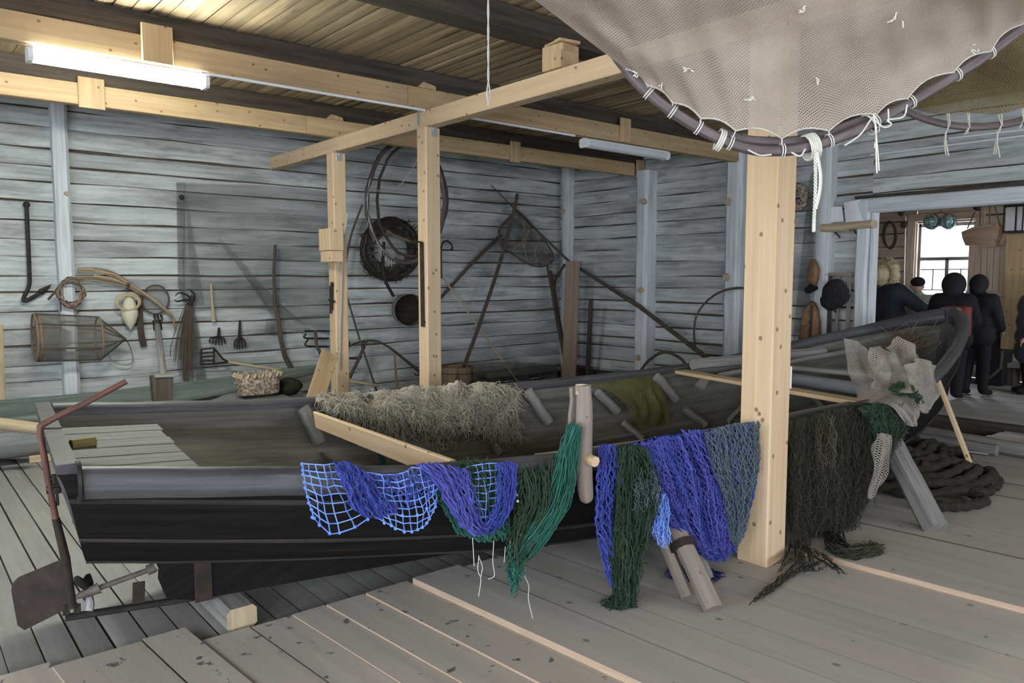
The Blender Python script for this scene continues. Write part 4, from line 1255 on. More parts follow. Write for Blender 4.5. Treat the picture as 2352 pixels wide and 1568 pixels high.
# --- pale fine nets at the bow
def fine(name, rows, fn, offs, parent, material='net_beige_fine', nu=22, nv=16, fold=.05, out=-FW0, seed=0, freq=6, crisp=False):
    S = surf(rows, fn, offs, crisp=crisp); return sheet(S, nu, nv, material, parent, name, fold, out, seed, 0, freq)
pn = thing('pale_net', W(6.6, -.3, .9), 'pale beige fine net bunched in peaks inside the bow and over its edge', 'net')
DB = lambda x, y, d: D(x, y, d)
fine('net_fold', [[(1932, 775), (1965, 782), (1995, 808), (2012, 830)], [(1940, 830), (1970, 835), (2000, 845), (2012, 850)], [(1948, 872), (1985, 888), (2000, 890), (2010, 890)]], DB, [5.75, 5.7, 5.6], pn, seed=1, crisp=True, fold=.08)
fine('net_fold', [[(1990, 797), (2015, 793), (2050, 815), (2098, 862)], [(1995, 850), (2020, 850), (2060, 860), (2100, 880)], [(1993, 888), (2020, 896), (2060, 898), (2090, 900)]], DB, [5.6, 5.5, 5.35], pn, seed=2, crisp=True, fold=.1)
fine('net_fold', [[(2028, 797), (2056, 770), (2098, 792), (2100, 830)], [(2060, 830), (2075, 830), (2095, 835), (2103, 840)], [(2085, 865), (2090, 860), (2110, 850), (2130, 845)]], DB, [6.0, 5.9, 5.7], pn, seed=3, crisp=True, fold=.08)
fine('net_fold', [[(2066, 842), (2105, 822), (2142, 838)], [(2082, 885), (2116, 890), (2145, 886)], [(2102, 938), (2118, 948), (2132, 936)]], NEAR, [.0, .03, .04], pn, seed=4, out=OUT)
fine('net_fold', [[(1972, 922), (2030, 898), (2088, 903)], [(2030, 928), (2064, 926), (2096, 934)], [(2068, 966), (2084, 978), (2096, 972)]], NEAR, [-.02, .14, .16], pn, seed=5, out=OUT)
fine('net_fold', [[(1960, 890), (2010, 870), (2070, 858)], [(1965, 915), (2020, 893), (2085, 880)], [(1975, 935), (2030, 905), (2092, 900)]], DB, [5.5, 5.35, 5.25], pn, seed=7)
pt2 = thing('pale_net_corner', NEAR(2000, 1060, 0), 'pale triangular corner of net hanging beside the heavy grey prop timber', 'net')
fine('net_fold', [[(2008, 1002), (2020, 992), (2040, 1002)], [(1996, 1060), (2012, 1065), (2032, 1062)], [(1982, 1142), (1992, 1142), (2002, 1132)]], NEAR, [.2, .24, .22], pt2, 'net_pale_open', seed=6, out=OUT, nu=12)
m = MB(); S_ = surf([[(2036, 885), (2065, 876), (2092, 888)], [(2045, 900), (2070, 895), (2096, 912)], [(2098, 930), (2104, 935), (2110, 930)]], NEAR, [.0, .02, .0]); threads(m, 200, S_, .004, (0, .6), (.4, 1), .06, .03, du=.2)
tag(m.build('green_net_wad', 'strand_green', smooth=0), 'dark green wad of net wedged between pale net folds at the bow', 'net')
# --- flax-coloured tangle on the far gunwale
ft_ = thing('flax_net', FAR(950, 940, 0), 'shaggy off-white tangled net thrown over the far gunwale', 'net')
FR = [[(722, 910), (850, 902), (1000, 890), (1100, 882), (1178, 892)], [(738, 926), (860, 936), (990, 948), (1100, 940), (1186, 935)], [(768, 944), (880, 975), (985, 985), (1080, 985), (1178, 1005)]]
FS = surf(FR, FAR, [.02, -.12, -.17], NU=24, NV=10)
FO = (-BN * .8 + V3((0, 0, .5)))
sheet(FS, 90, 20, 'sheet_flax', ft_, 'net_body', .12, FO, 61, -.02, 11, .008)
m = MB()
for k in range(3400):
    u, v = random.random(), random.random() ** .8
    clump = pnoise(V3((u * 11, v * 2.2, 61))) + .5
    p = FS(u, v) + FO * (-.01 + .12 * clump + .015 * random.random())
    d = V3((random.uniform(-1, 1), random.uniform(-1, 1), random.uniform(-.9, .3))); d = d.normalized() * random.uniform(.02, .055)
    p1 = p + d; p2 = p1 + d * .5 + jv(.025) + V3((0, 0, -.02)); p3 = p2 + jv(.03) + V3((0, 0, -.02))
    m.tube(catmull([p, p1, p2, p3], 6), .0022, 3, cap=False)
for k in range(420):
    u = random.choice((random.random(), random.gauss(.92, .05), random.gauss(.55, .06), random.gauss(.28, .05)))
    p = FS(u, random.uniform(.7, 1)) + FO * .06
    L_ = random.uniform(.05, .2)
    m.tube(catmull([p, p + jv(.03) + V3((0, 0, -L_ * .4)), p + jv(.04) + V3((0, 0, -L_ * .8)), p + jv(.06) + V3((0, 0, -L_))], 7), .002, 3, cap=False)
m.build('loose_fibres', 'strand_flax', ft_, smooth=0)
# --- olive net on the far gunwale
on = thing('olive_net', FAR(1470, 900, -.1), 'olive green fine net draped over the far gunwale beyond the rowing post', 'net')
fine('net_fold', [[(1326, 878), (1420, 862), (1504, 850)], [(1385, 893), (1455, 885), (1514, 884)], [(1432, 925), (1480, 925), (1530, 918)], [(1452, 970), (1490, 974), (1532, 968)]], FAR, [.03, -.1, -.16, -.2], on, 'net_olive', 26, 20, .04, -BN, 3, 3.0)
fine('net_fold', [[(1420, 866), (1470, 858), (1503, 852)], [(1440, 900), (1480, 895), (1515, 890)], [(1462, 940), (1495, 938), (1528, 930)], [(1450, 976), (1490, 978), (1535, 974)]], FAR, [.02, -.12, -.18, -.22], on, 'net_olive', 18, 18, .05, -BN, 8, 4.0)
# ------------------------------------------------------------------ hoop nets hanging from the ceiling
HD = 2.5
hp = thing('hoop_net', D(1810, 345, HD), 'large beige hoop net hanging from a dark bent rod in the upper right foreground', 'net')
hoop_px = [(1330, -60), (1372, 40), (1425, 140), (1500, 222), (1600, 291), (1700, 336), (1790, 346), (1870, 334), (1970, 298), (2080, 240), (2200, 168), (2300, 100), (2360, 52), (2450, -40)]
def hdep(x): return HD + (x - 1810) * .00008
hc = catmull([D(x, y, hdep(x)) for x, y in hoop_px], 90)
m = MB(); m.tube(hc, [.019 + .003 * pnoise(V3((i * .3, 0, 0))) for i in range(91)], 10, jit=.05); m.build('hoop_rod', 'bark', hp)
hpx2 = [(1655, 300), (1700, 318), (1760, 324), (1830, 322), (1900, 305), (1990, 272), (2060, 250)]
m = MB(); c2 = catmull([D(x, y, hdep(x) + .03) for x, y in hpx2], 40); m.tube(c2, .015, 8, jit=.06); m.build('hoop_splice', 'bark', hp)
# net edge scalloped between its ties, then up and toward the viewer
ties = [(1436, 158), (1487, 196), (1545, 236), (1610, 272), (1690, 300), (1796, 318), (1904, 300), (2014, 262), (2084, 226), (2190, 166), (2276, 118), (2350, 55), (2440, -40)]
edge = []
for (x0, y0), (x1, y1) in zip(ties[:-1], ties[1:]):
    for i in range(6):
        f = i / 6; nx, ny = (y1 - y0), -(x1 - x0); l_ = math.hypot(nx, ny)
        b_ = math.sin(f * math.pi) * .13 * l_
        edge.append((x0 + (x1 - x0) * f + nx / l_ * b_, y0 + (y1 - y0) * f + ny / l_ * b_))
edge.append(ties[-1])
edge = [(1300, -10 - 60), (1240, -100)][::-1] and edge
NE = len(edge)
P = []
for j in range(27):
    f = j / 26
    row = []
    for i, (x, y) in enumerate(edge):
        u = i / (NE - 1)
        tx, ty = 1130 + (2500 - 1130) * u, -75 - 40 * math.sin(math.pi * u)
        X = x + (tx - x) * f; Y = y + (ty - y) * f
        # the left edge is pulled tight between the hoop and the ring above
        d = hdep(x) - .02 + (1.95 - hdep(x)) * f ** 1.2
        d += .05 * pnoise(V3((u * 6, f * 2, 1))) * math.sin(math.pi * min(1, f * 2)) + .03 * pnoise(V3((u * 15, f * 3, 4))) * min(1, f * 6)
        row.append(D(X, Y, d))
    P.append(row)
m = MB(); m.grid(P); m.build('net_sheet', 'net_beige', hp, smooth=180)
HT = BVHTree.FromPolygons([p for r in P for p in r], [(j * NE + i, j * NE + i + 1, (j + 1) * NE + i + 1, (j + 1) * NE + i) for j in range(26) for i in range(NE - 1)])
def tuft_at(x, y):
    d = ray(x, y).normalized(); h = HT.ray_cast(CAM, d)
    return (h[0] if h[0] is not None else D(x, y, 2.3)) - d * .006
m = MB(); m.tube([D(x, y, hdep(x) - .022) for x, y in edge], .0032, 5); m.build('edge_cord', 'twine_grey', hp)
for (tx, ty) in ties[1:-1]:
    best = min(hc, key=lambda p: (p - D(tx, ty + 12, hdep(tx))).length)
    k_ = hc.index(best); t_ = (hc[min(k_ + 1, 90)] - hc[max(k_ - 1, 0)]).normalized(); x_, y_ = frame_of(t_)
    m = MB()
    for off in (-.004, .004): m.tube([best + t_ * off + (x_ * math.cos(q * .524) + y_ * math.sin(q * .524)) * .0225 for q in range(12)], .0022, 4, closed=True)
    m.tube([best - x_ * .0, D(tx, ty, hdep(tx) - .022)], .0022, 4); m.build('tie', 'twine', hp)
def wrap(px0, px1, n, nm, rr=.03, mt='twine'):
    k0 = min(range(91), key=lambda k: (hc[k] - D(*px0, hdep(px0[0]))).length); k1 = min(range(91), key=lambda k: (hc[k] - D(*px1, hdep(px1[0]))).length)
    m = MB(); a_, b_ = hc[k0], hc[k1]
    t_ = (b_ - a_).normalized(); x_, y_ = frame_of(t_)
    pts = []
    for q in range(n * 12 + 1):
        pts.append(a_.lerp(b_, q / (n * 12)) + FW * .012 + (x_ * math.cos(q * .5236) + y_ * math.sin(q * .5236)) * rr)
    m.tube(pts, .0032, 4); return m.build(nm, mt, hp)
wrap((1852, 338), (1882, 330), 6, 'binding', .042); wrap((1648, 315), (1668, 322), 3, 'binding', .034); wrap((2000, 285), (2012, 280), 2, 'binding', .036)
def braid(pts, r, n=50):
    m = MB(); c = catmull(pts, n)
    for s_ in range(2):
        m.tube([p + RT * (r * math.cos(i * .9 + s_ * math.pi)) + FW0 * (r * math.sin(i * .9 + s_ * math.pi)) for i, p in enumerate(c)], r * .85, 5)
    return m
braid([D(1872, 345, HD - .03), D(1873, 420, HD - .03), D(1870, 500, HD - .03), D(1869, 532, HD - .03)], .0035, 110).build('braided_cord', 'twine', hp)
m = MB(); m.tube(catmull([D(1876, 350, HD - .03), D(1884, 400, HD - .03), D(1882, 440, HD - .03), D(1873, 480, HD - .03)], 24), .006, 5); m.build('frayed_cord', 'twine', hp)
for pts in ([(2006, 262), (2012, 300), (2012, 340), (2014, 398)], [(2010, 290), (2016, 350), (2019, 392)], [(1940, 334), (1975, 310), (2000, 275), (2010, 265)], [(2008, 275), (2030, 292), (2048, 285), (2038, 275), (2075, 268), (2084, 240)], [(1718, 344), (1745, 356), (1772, 355)], [(1818, 350), (1838, 358), (1850, 342)], [(2040, 250), (2041, 280)]):
    m = MB(); m.tube(catmull([D(x, y, HD - .035) for x, y in pts], 20), .0026, 4); m.build('loose_twine', 'twine', hp)
for (x, y, w_, h_) in ((1590, 160, 30, 7), (1710, 228, 24, 7), (1735, 225, 14, 9), (1878, 182, 8, 14), (2062, 40, 18, 30), (2240, 110, 22, 16), (1848, 18, 12, 18), (1462, 170, 8, 10), (1520, 192, 8, 12)):
    m = MB()
    for k in range(4):
        q = tuft_at(x + random.uniform(-.5, .5) * w_, y + random.uniform(-.5, .5) * h_)
        m.tube([q, q + RT * random.uniform(-.01, .01) * (w_ / 20) + jv(.004), q + RT * random.uniform(-.015, .015) * (w_ / 20) + jv(.006) - V3((0, 0, .008 * h_ / 14))], .0021, 4)
    m.build('mend_tuft', 'twine', hp)
for p_ in (hc[0], hc[90], P[26][0], P[26][NE // 2], P[26][NE - 1]):
    m = MB(); m.tube([p_, V3((p_.x, p_.y, CEIL))], .004, 5); m.build('hanging_cord', 'twine', hp)
m = MB(); m.tube(P[26], .006, 6); m.build('head_rope', 'twine_grey', hp)
# second hoop net further back
h2 = thing('hoop_net', D(2220, 280, 3.4), 'olive brown hoop net hanging behind the large beige one at the right edge', 'net')
h2px = [(2076, 252), (2110, 268), (2160, 283), (2220, 291), (2290, 288), (2360, 272), (2440, 230)]
h2c = catmull([D(x, y, 3.4) for x, y in h2px], 40)
m = MB(); m.tube(h2c, .017, 8, jit=.05); m.build('hoop_rod', 'bark', h2)
P = []
e2 = catmull([V3((x, y, 0)) for x, y in [(2040, 240), (2100, 250), (2150, 262), (2215, 258), (2290, 262), (2370, 240), (2450, 200)]], 36)
for j in range(17):
    f = j / 16
    P.append([D(q.x + (2600 - q.x) * f * (.25 if i > 18 else .1) * .3, q.y + (-60 - q.y) * f, 3.38 - .5 * f + .08 * pnoise(V3((i * .2, f * 2, 8))) * min(1, f * 4)) for i, q in enumerate(e2)])
m = MB(); m.grid(P); m.build('net_sheet', 'net_olive_dark', h2, smooth=180)
for p_ in (h2c[0], h2c[40], P[16][0], P[16][36]):
    m = MB(); m.tube([p_, V3((p_.x, p_.y, CEIL))], .004, 5); m.build('hanging_cord', 'twine_grey', h2)
for x in (2178, 2222, 2292, 2348):
    best = min(h2c, key=lambda p: (p - D(x, 285, 3.4)).length)
    m = MB()
    for k in range(3): m.tube([best + V3((0, 0, .07)) + jv(.01), best - FW * .02 + jv(.004), best + V3((0, 0, -.03)) + jv(.006)], .003, 4)
    if x in (2178, 2292):
        for k in range(3): m.tube(catmull([best - V3((0, 0, .02)), best - V3((0, 0, .07)) + jv(.008), best - V3((0, 0, .13)) + jv(.014)], 8), .003, 4)
    m.build('tie', 'twine_grey', h2)
# ------------------------------------------------------------------ tools and gear along the left and right walls
def rod(name, material, pts, r, label, cat='tool', n=7, smoothn=0, parent=None, closed=False, jit=0., group=None):
    m = MB()
    if smoothn: pts = catmull(pts, smoothn)
    m.tube(pts, r, n, closed=closed, jit=jit)
    o = m.build(name, material, parent)
    if label: tag(o, label, cat, group)
    return o


def Apx(pts, d): return [A(x, y, d) for x, y in pts]
def Bpx(pts, d): return [B(x, y, d) for x, y in pts]
def ring(c, rx, ry, fn, d, n=28, ph=0): return [fn(c[0] + rx * math.cos(ph + 2 * math.pi * k / n), c[1] + ry * math.sin(ph + 2 * math.pi * k / n), d) for k in range(n)]


def netpatch(name, material, top, bot, fn, nu=24, nv=16, fold=.02, parent=None, label=None, cat='net', d0=.06, uvs=None, sag=0, seed=0, freq=14):
    """a sheet of netting between two outlines, with hanging folds"""
    T = catmull([V3((x, y, 0)) for x, y in top], nu); Bm = catmull([V3((x, y, 0)) for x, y in bot], nu)
    P = []
    for j in range(nv + 1):
        f = j / nv
        row = []
        for i in range(nu + 1):
            q = T[i].lerp(Bm[i], f)
            d = d0 + fold * (pnoise(V3((i / nu * freq, f * 2.0, 5 + seed))) + .4 * pnoise(V3((i / nu * freq * 2.7, f * 4, 8 + seed)))) * (.3 + .7 * f)
            row.append(fn(q.x, q.y + sag * math.sin(math.pi * f), d))
        P.append(row)
    m = MB(); m.grid(P)
    o = m.build(name, material, parent, smooth=180)
    if label: tag(o, label, cat)
    return o


# boat hook at far left
o = thing('boat_hook', A(62, 692), 'long black iron rod with hooked barbed end on the log wall at far left', 'hook')
m = MB(); m.tube(catmull(Apx([(61, 474), (64, 540), (68, 633), (66, 658), (55, 683), (57, 691), (78, 681), (100, 667)], .07), 40), .021, 8); m.build('rod', 'iron', o)
m = MB(); m.ball(A(61, 470, .07), .035, 10, 7); m.build('ring_end', 'iron', o)
m = MB(); m.lathe(A(88, 675, .07), A(111, 658, .07) - A(88, 675, .07), [(.005, 0), (.035, .03), (.02, .1), (.002, .17)], 8); m.build('barb', 'iron', o)
# twisted root coil on the wall post
o = thing('root_coil', A(165, 700), 'dark coil of twisted roots hung on the whitewashed left post', 'rope')
for k in range(9):
    rx, ry = random.uniform(21, 35), random.uniform(22, 36)
    m = MB(); pts = [A(163 + random.uniform(-3, 3) + rx * math.cos(a * .3), 672 + ry * math.sin(a * .3), .2 + .02 * random.random()) for a in range(22)]
    m.tube(pts, .008, 5); m.build('root_strand', 'willow_dark' if k % 2 else 'willow', o)
m = MB(); m.tube(Apx([(140, 652), (122, 675), (110, 688)], .2), .013, 5); m.tube(Apx([(150, 690), (166, 705), (180, 718)], .2), .012, 5); m.tube(Apx([(137, 665), (139, 690), (140, 715)], .2), .009, 5); m.build('root_strand', 'willow_dark', o)
# bundle of withies
o = thing('withy_bundle', A(300, 660), 'arched bundle of pale willow withies pinned along the left log wall', 'twigs')
base = [(176, 634), (215, 632), (260, 640), (300, 658), (345, 685), (382, 712), (397, 728), (401, 755)]
for k in range(22):
    w_ = random.uniform(-1, 1)
    pts = [(x + random.uniform(-2, 2), y + w_ * lin(i, [(0, 20), (2, 14), (3, 7), (4, 4), (7, 3)]) + random.uniform(-1.5, 1.5)) for i, (x, y) in enumerate(base)]
    pts = pts[random.choice((0, 0, 1)):random.choice((6, 7, 8, 8))]
    m = MB(); m.tube(catmull(Apx(pts, .09 + .01 * random.random()), 22), .0048, 4); m.build('withy', 'straw' if k % 3 else 'willow', o)
m = MB(); m.tube(Apx([(295, 650), (291, 668)], .1), .02, 6); m.build('binding', 'willow_dark', o)
# white spindle float with rope ring
o = thing('wooden_float', A(298, 757), 'white spindle-shaped wooden float hung by a rope ring', 'float')
a, b = A(296, 672, .12), A(300, 757, .1)
L = (b - a).length
m = MB(); m.lathe(a, b - a, [(.004, 0), (.03, .06 * L), (.065, .25 * L), (.092, .5 * L), (.09, .62 * L), (.06, .82 * L), (.012, .97 * L), (.004, L)], 16); m.build('float_body', 'float_wood', o)
m = MB(); m.tube([A(294 + 27 * math.cos(k * .2618), 693 + 19 * math.sin(k * .2618), .18) for k in range(24)], .017, 6, closed=True); m.tube([A(294 + 25 * math.cos(k * .2618), 695 + 17 * math.sin(k * .2618), .19) for k in range(24)], .012, 6, closed=True); m.build('rope_ring', 'straw', o)
# strap, hoop
m = MB(); P = Apx([(322, 680), (321, 730), (325, 770), (331, 796)], .06); m.sweep(catmull(P, 10), [(.035, -.006), (.035, .006), (-.035, .006), (-.035, -.006)], (0, -1, 0)); tag(m.build('leather_strap', 'old_beam'), 'long dark strap hanging beside the white float', 'strap')
o = thing('landing_hoop', A(358, 720), 'small round hoop with netting hung under the withies', 'hoop')
m = MB(); m.tube(ring((357, 688), 31, 33, A, .08), .011, 6, closed=True); m.build('hoop', 'willow_dark', o)
m = MB(); m.poly(ring((357, 688), 30, 32, A, .07)); m.build('netting', 'net_grey', o)
# fish trap
o = thing('fish_trap', A(170, 824), 'cylindrical wire fish trap with cone end on the left log wall', 'trap')
cy = WA - .30
cl = YV(80, 775, cy); crr = YV(228, 777, cy); ap = YV(289, 778, cy); hr = .255
def hoop_pts(c, r, n=28): return [c + V3((0, r * math.cos(2 * math.pi * k / n) * .9, r * math.sin(2 * math.pi * k / n))) for k in range(n)]
for c, r in ((cl, hr), (cl.lerp(crr, .06), hr * .97), (crr, hr * .95)):
    m = MB(); m.tube(hoop_pts(c, r), .011, 6, closed=True); m.build('hoop', 'willow', o)
for k in range(6):
    a_ = k * math.pi / 3 + .4; q = V3((0, math.cos(a_) * .9, math.sin(a_)))
    m = MB(); m.tube([cl + q * hr, crr + q * hr * .95, ap], .009, 5); m.build('rib', 'willow_dark', o)
m = MB(); m.grid([hoop_pts(cl, hr * .985), hoop_pts(cl.lerp(crr, .5), hr * .96), hoop_pts(crr, hr * .94), hoop_pts(ap, .01)], True)
m.grid([hoop_pts(cl, hr * .98), hoop_pts(cl.lerp(crr, .55), .07)], True); m.build('netting', 'net_trap', o, smooth=60)
m = MB(); m.tube(catmull([ap, *Apx([(300, 800), (305, 830), (285, 838), (258, 828), (248, 810)], .1)], 24), .006, 4); m.build('cord', 'willow', o)
# wooden shovel standing in the far boat
o = thing('wooden_shovel', YV(375, 925, 9.2), 'dark shovel with grey shaft standing upright against the left wall', 'shovel')
m = MB(); m.tube([YV(361, 745, 9.5), YV(376, 866, 7.75)], .034, 8); m.build('shaft', 'grey_wood', o)
m = MB()
q = [YV(349, 864, 7.7), YV(398, 862, 7.7), YV(396, 938, 7.6), YV(356, 938, 7.6)]
m.slab(q, (0, 1, 0), .1); m.build('blade', 'old_beam', o, smooth=0)
m = MB(); m.bar(YV(352, 863, 7.74), YV(397, 861, 7.74), .12, .03); m.build('rim', 'grey_wood', o)
m = MB()
for xx in (354, 361, 369): m.tube(catmull([YV(xx, 722, 9.5), YV(xx + 3, 735, 9.45), YV(361, 752, 9.5)], 6), .014, 5)
m.tube([YV(360, 735, 9.48), YV(363, 758, 9.48)], .05, 8); m.build('iron_socket', 'iron', o)
# grapnel with dark net bundle
o = thing('grapnel', A(430, 690), 'iron grapnel with curled claws above the dark hanging net bundle', 'anchor')
m = MB()
for pts in ([(443, 692), (430, 678), (412, 672), (402, 680)], [(443, 690), (425, 688), (408, 692), (400, 688)], [(440, 695), (434, 700), (426, 690)], [(443, 685), (447, 676), (438, 668), (433, 662)]):
    m.tube(catmull(Apx(pts, .12), 10), [.018, .016, .014, .013, .012, .012, .011, .01, .008, .006, .004], 6)
m.tube(Apx([(436, 700), (444, 680)], .12), .03, 7); m.build('claws', 'iron', o)
o = thing('net_bundle', A(430, 870), 'dark narrow net bundle hanging from the grapnel on the left wall', 'net')
m = MB()
for k in range(75):
    x = random.gauss(0, 1)
    y1 = random.uniform(780, 880)
    m.tube(catmull(Apx([(436 + x * 3, 698), (432 + x * 7, 740), (428 + x * 10 + random.uniform(-3, 3), 790), (426 + x * 11, y1)], .07 + .05 * random.random()), 7), .005, 3)
m.build('strands', 'willow_dark', o)
# big grey gill net pinned on the left wall
o = thing('gill_net', A(520, 800), 'large thin grey gill net spread over the left log wall', 'net')
netpatch('net_sheet', 'net_grey', [(424, 420), (520, 424), (640, 428), (758, 440)], [(440, 720), (520, 705), (620, 715), (758, 770)], A, fold=.05, parent=o, d0=.045, nu=40, freq=30)
netpatch('net_fold', 'net_grey_dense', [(405, 418), (426, 419)], [(409, 660), (424, 700)], A, fold=.03, parent=o, d0=.05, nu=8)
netpatch('net_fold', 'net_grey', [(421, 450), (428, 450)], [(420, 700), (470, 700)], A, fold=.06, parent=o, d0=.08, nu=14)
netpatch('net_fold', 'net_grey_dense', [(440, 730), (452, 725)], [(452, 880), (474, 872)], A, fold=.06, parent=o, d0=.09, nu=10)
netpatch('net_fold', 'net_grey', [(500, 552), (520, 560), (640, 700)], [(610, 690), (640, 742), (760, 790)], A, fold=.05, parent=o, d0=.07, nu=22)
netpatch('net_fold', 'net_grey_dense', [(612, 738), (645, 735)], [(606, 770), (640, 772)], A, fold=.06, parent=o, d0=.12, nu=10)
m = MB(); m.ball(A(417, 453, .08), .03, 8, 6); m.build('peg', 'iron', o)
# small forks
rod('spear_handle', 'straw', Apx([(485, 652), (487, 690), (490, 720), (491, 738)], .07), [.013, .015, .02, .03], 'short pale wooden handle hung on the left wall over the two forks', 'handle')
def fork(label, top, neck, tips, d=.08):
    o = thing('fish_fork', A(*neck), label, 'fork')
    m = MB(); m.tube(Apx([top, neck], d), [.014, .022], 7); m.build('socket', 'iron', o)
    for t in tips:
        m = MB(); mid = ((neck[0] + t[0]) / 2 + (t[0] - neck[0]) * .38, (neck[1] + t[1]) / 2 - 3)
        m.tube(catmull(Apx([neck, mid, t], d), 8), [.011] * 8 + [.005], 5); m.build('tine', 'iron', o)
fork('small iron fish fork with splayed curved tines, left of the two', (503, 752), (502, 772), [(481, 788), (488, 791), (495, 793), (503, 794), (510, 793), (517, 790)])
fork('iron fish fork with straight tines, right of the two', (551, 735), (550, 772), [(538, 800), (544, 802), (550, 803), (557, 802), (564, 799)])
# rake with long handle
o = thing('long_rake', A(495, 820), 'rake with iron cage head and long yellow handle leaning along the left wall', 'rake')
m = MB(); m.tube([A(524, 831, .2), A(720, 862, .5), YV(872, 886, 8.9)], .02, 7); m.build('handle', 'straw', o)
m = MB()
for y in (802, 811, 820, 829, 837): m.tube(Apx([(462, y), (494, y - 2 + (y - 820) * .06)], .15), .011, 5)
for x in (463, 492): m.tube(Apx([(x, 801), (x - 1, 838)], .15), .013, 5)
m.tube(Apx([(494, 802), (512, 824), (526, 832)], .17), .014, 5); m.tube(Apx([(494, 835), (526, 831)], .17), .014, 5); m.build('cage_head', 'rust', o)
rod('crooked_branch', 'willow_dark', Apx([(632, 562), (629, 620), (631, 700), (640, 735), (645, 780), (655, 820), (684, 872)], .16), [.022, .024, .027, .03, .033, .035, .04], 'tall crooked branch leaning on the wall behind the grey net', 'branch', 8)
# iron racks
def rack(label, bars, pole, d):
    o = thing('toothed_rack', A(*pole[-1]), label, 'tool')
    m = MB()
    for b in bars: m.tube(catmull(Apx(b, d), 8), .013, 5)
    m.build('bars', 'iron', o)
    m = MB(); m.tube(catmull(Apx(pole, d + .05), 12), .022, 6); m.build('pole', 'willow_dark', o)
rack('dark three-barred iron rack on a pole left of the far pine post', [[(700, 760), (755, 760)], [(703, 766), (701, 776), (755, 777)], [(708, 778), (703, 794), (755, 796)]], [(724, 758), (728, 795), (737, 815), (738, 860), (742, 905)], .25)
rack('dark iron rack on a pole right of the far pine post', [[(803, 784), (799, 820), (828, 823)], [(803, 795), (818, 788), (845, 782)], [(828, 823), (834, 788)]], [(842, 782), (828, 815), (803, 868)], .25)
rod('arched_pole', 'willow_dark', Apx([(846, 781), (870, 785), (900, 802), (935, 830), (962, 852)], .2), [.012, .016, .02, .022, .024], 'arched dark pole between the far and middle pine posts', 'pole', 7, 14)
rod('thin_stick', 'willow_dark', [A(795, 675, .2), A(828, 785, .3), YV(866, 900, 9.0), YV(887, 955, 8.8)], .014, 'thin brown stick slanting down right of the far pine post', 'stick', 6)
rod('short_stick', 'willow', [YV(906, 812, 8.8), YV(918, 965, 8.6)], [.012, .034], 'short pointed upright stick between the far and middle posts', 'stick', 7)
rod('bent_rod', 'willow_dark', catmull(Apx([(832, 470), (808, 535), (795, 600), (790, 660)], .2), 12), .014, 'bent thin rod behind the block on the far pine post', 'rod', 6)
rod('small_hook', 'iron', catmull(Apx([(963, 832), (966, 848), (960, 862), (952, 858)], .2), 8), .011, 'small iron hook hanging at the left edge of the middle pine post', 'hook', 5)
# things on the far post
pb = thing('nailed_block', near2 + V3((-.1, .06, 1.9)), 'pine block with knot nailed to the left side of the far post', 'block')
c = XU(759, 563, near2.x - .09)
m = MB(); m.box(c + V3((0, -.02, .06)), .17, .27, .24); m.build('upper_piece', 'pine', pb)
m = MB(); m.box(c + V3((.01, -.01, -.125)), .15, .26, .12); m.build('lower_piece', 'pine', pb)
m = MB(); c = XU(763, 680, near2.x - .02); m.bar(c + V3((0, 0, .16)), c + V3((0, .02, -.16)), .03, .03, (0, 1, 0)); m.bar(c + V3((-.02, .05, -.04)), c + V3((.0, -.06, -.06)), .02, .02); m.tube([c + V3((-.01, .02, .12)), c + V3((-.01, .03, -.2))], .012, 5); tag(m.build('rusty_latch', 'rust'), 'rusty iron latch nailed on the far pine post', 'latch')
rod('hanging_rope', 'twine_grey', catmull([YV(797, 490, near2.y - .03), YV(786, 590, near2.y - .03), YV(783, 700, near2.y - .02), YV(779, 845, near2.y - .02)], 14), .012, 'grey cord hanging down the front of the far pine post', 'cord', 5)
m = MB(); a, b = YV(757, 812, 7.72), YV(728, 905, 7.3); b = a + (b - a) * (a.z / (a.z - b.z) * .995); m.bar(a, b, .19, .03, (b - a).cross(V3((1, .3, 0))), bev=.004); tag(m.build('leaning_plank', 'pine_dark'), 'short grey plank leaning against the foot of the far pine post', 'plank')
# iron bar on the middle post
m = MB(); a, b = XU(968, 556, XB - .012), XU(971, 750, XB - .012); m.bar(a, b, .055, .012, (1, 0, 0)); m.bar(a + V3((0, .0, .0)), a + V3((-.08, .03, .01)), .05, .012); tag(m.build('iron_bar', 'rust'), 'flat dark iron bar fixed on the side of the middle pine post', 'bar')
# big oval hoop hung from the beam
o = thing('oval_hoop', YV(932, 605, 8.7), 'large oval wooden hoop hanging behind the middle pine post', 'hoop')
for k, (dx, dy, rx, ry, dv) in enumerate(((0, 0, 89, 140, 0), (14, -4, 80, 130, .12))):
    m = MB(); pts = [YV(932 + dx + rx * math.cos(q * .19635) + random.uniform(-2, 2), 463 + dy + ry * math.sin(q * .19635), 8.7 + dv) for q in range(32)]
    m.tube(pts, .03 if k == 0 else .02, 8, closed=True); m.build('hoop_rod', 'bark' if k == 0 else 'willow_dark', o)
m = MB(); m.tube(catmull([YV(962, 355, 8.6), YV(940, 400, 8.6), (YV(905, 435, 8.6)), YV(862, 438, 8.6)], 16), .007, 4); m.build('cord', 'twine_grey', o)
m = MB()
rc = [YV(932 + 88 * math.cos(q * .06 + 1.9), 463 + 138 * math.sin(q * .06 + 1.9), 8.68) for q in range(28)]
m.tube(rc, .012, 5)
for c in rc: m.tube([c, c + V3((random.uniform(-.03, .03), 0, -.06 - .08 * random.random()))], .006, 3)
m.build('net_remnant', 'twine_grey', o)
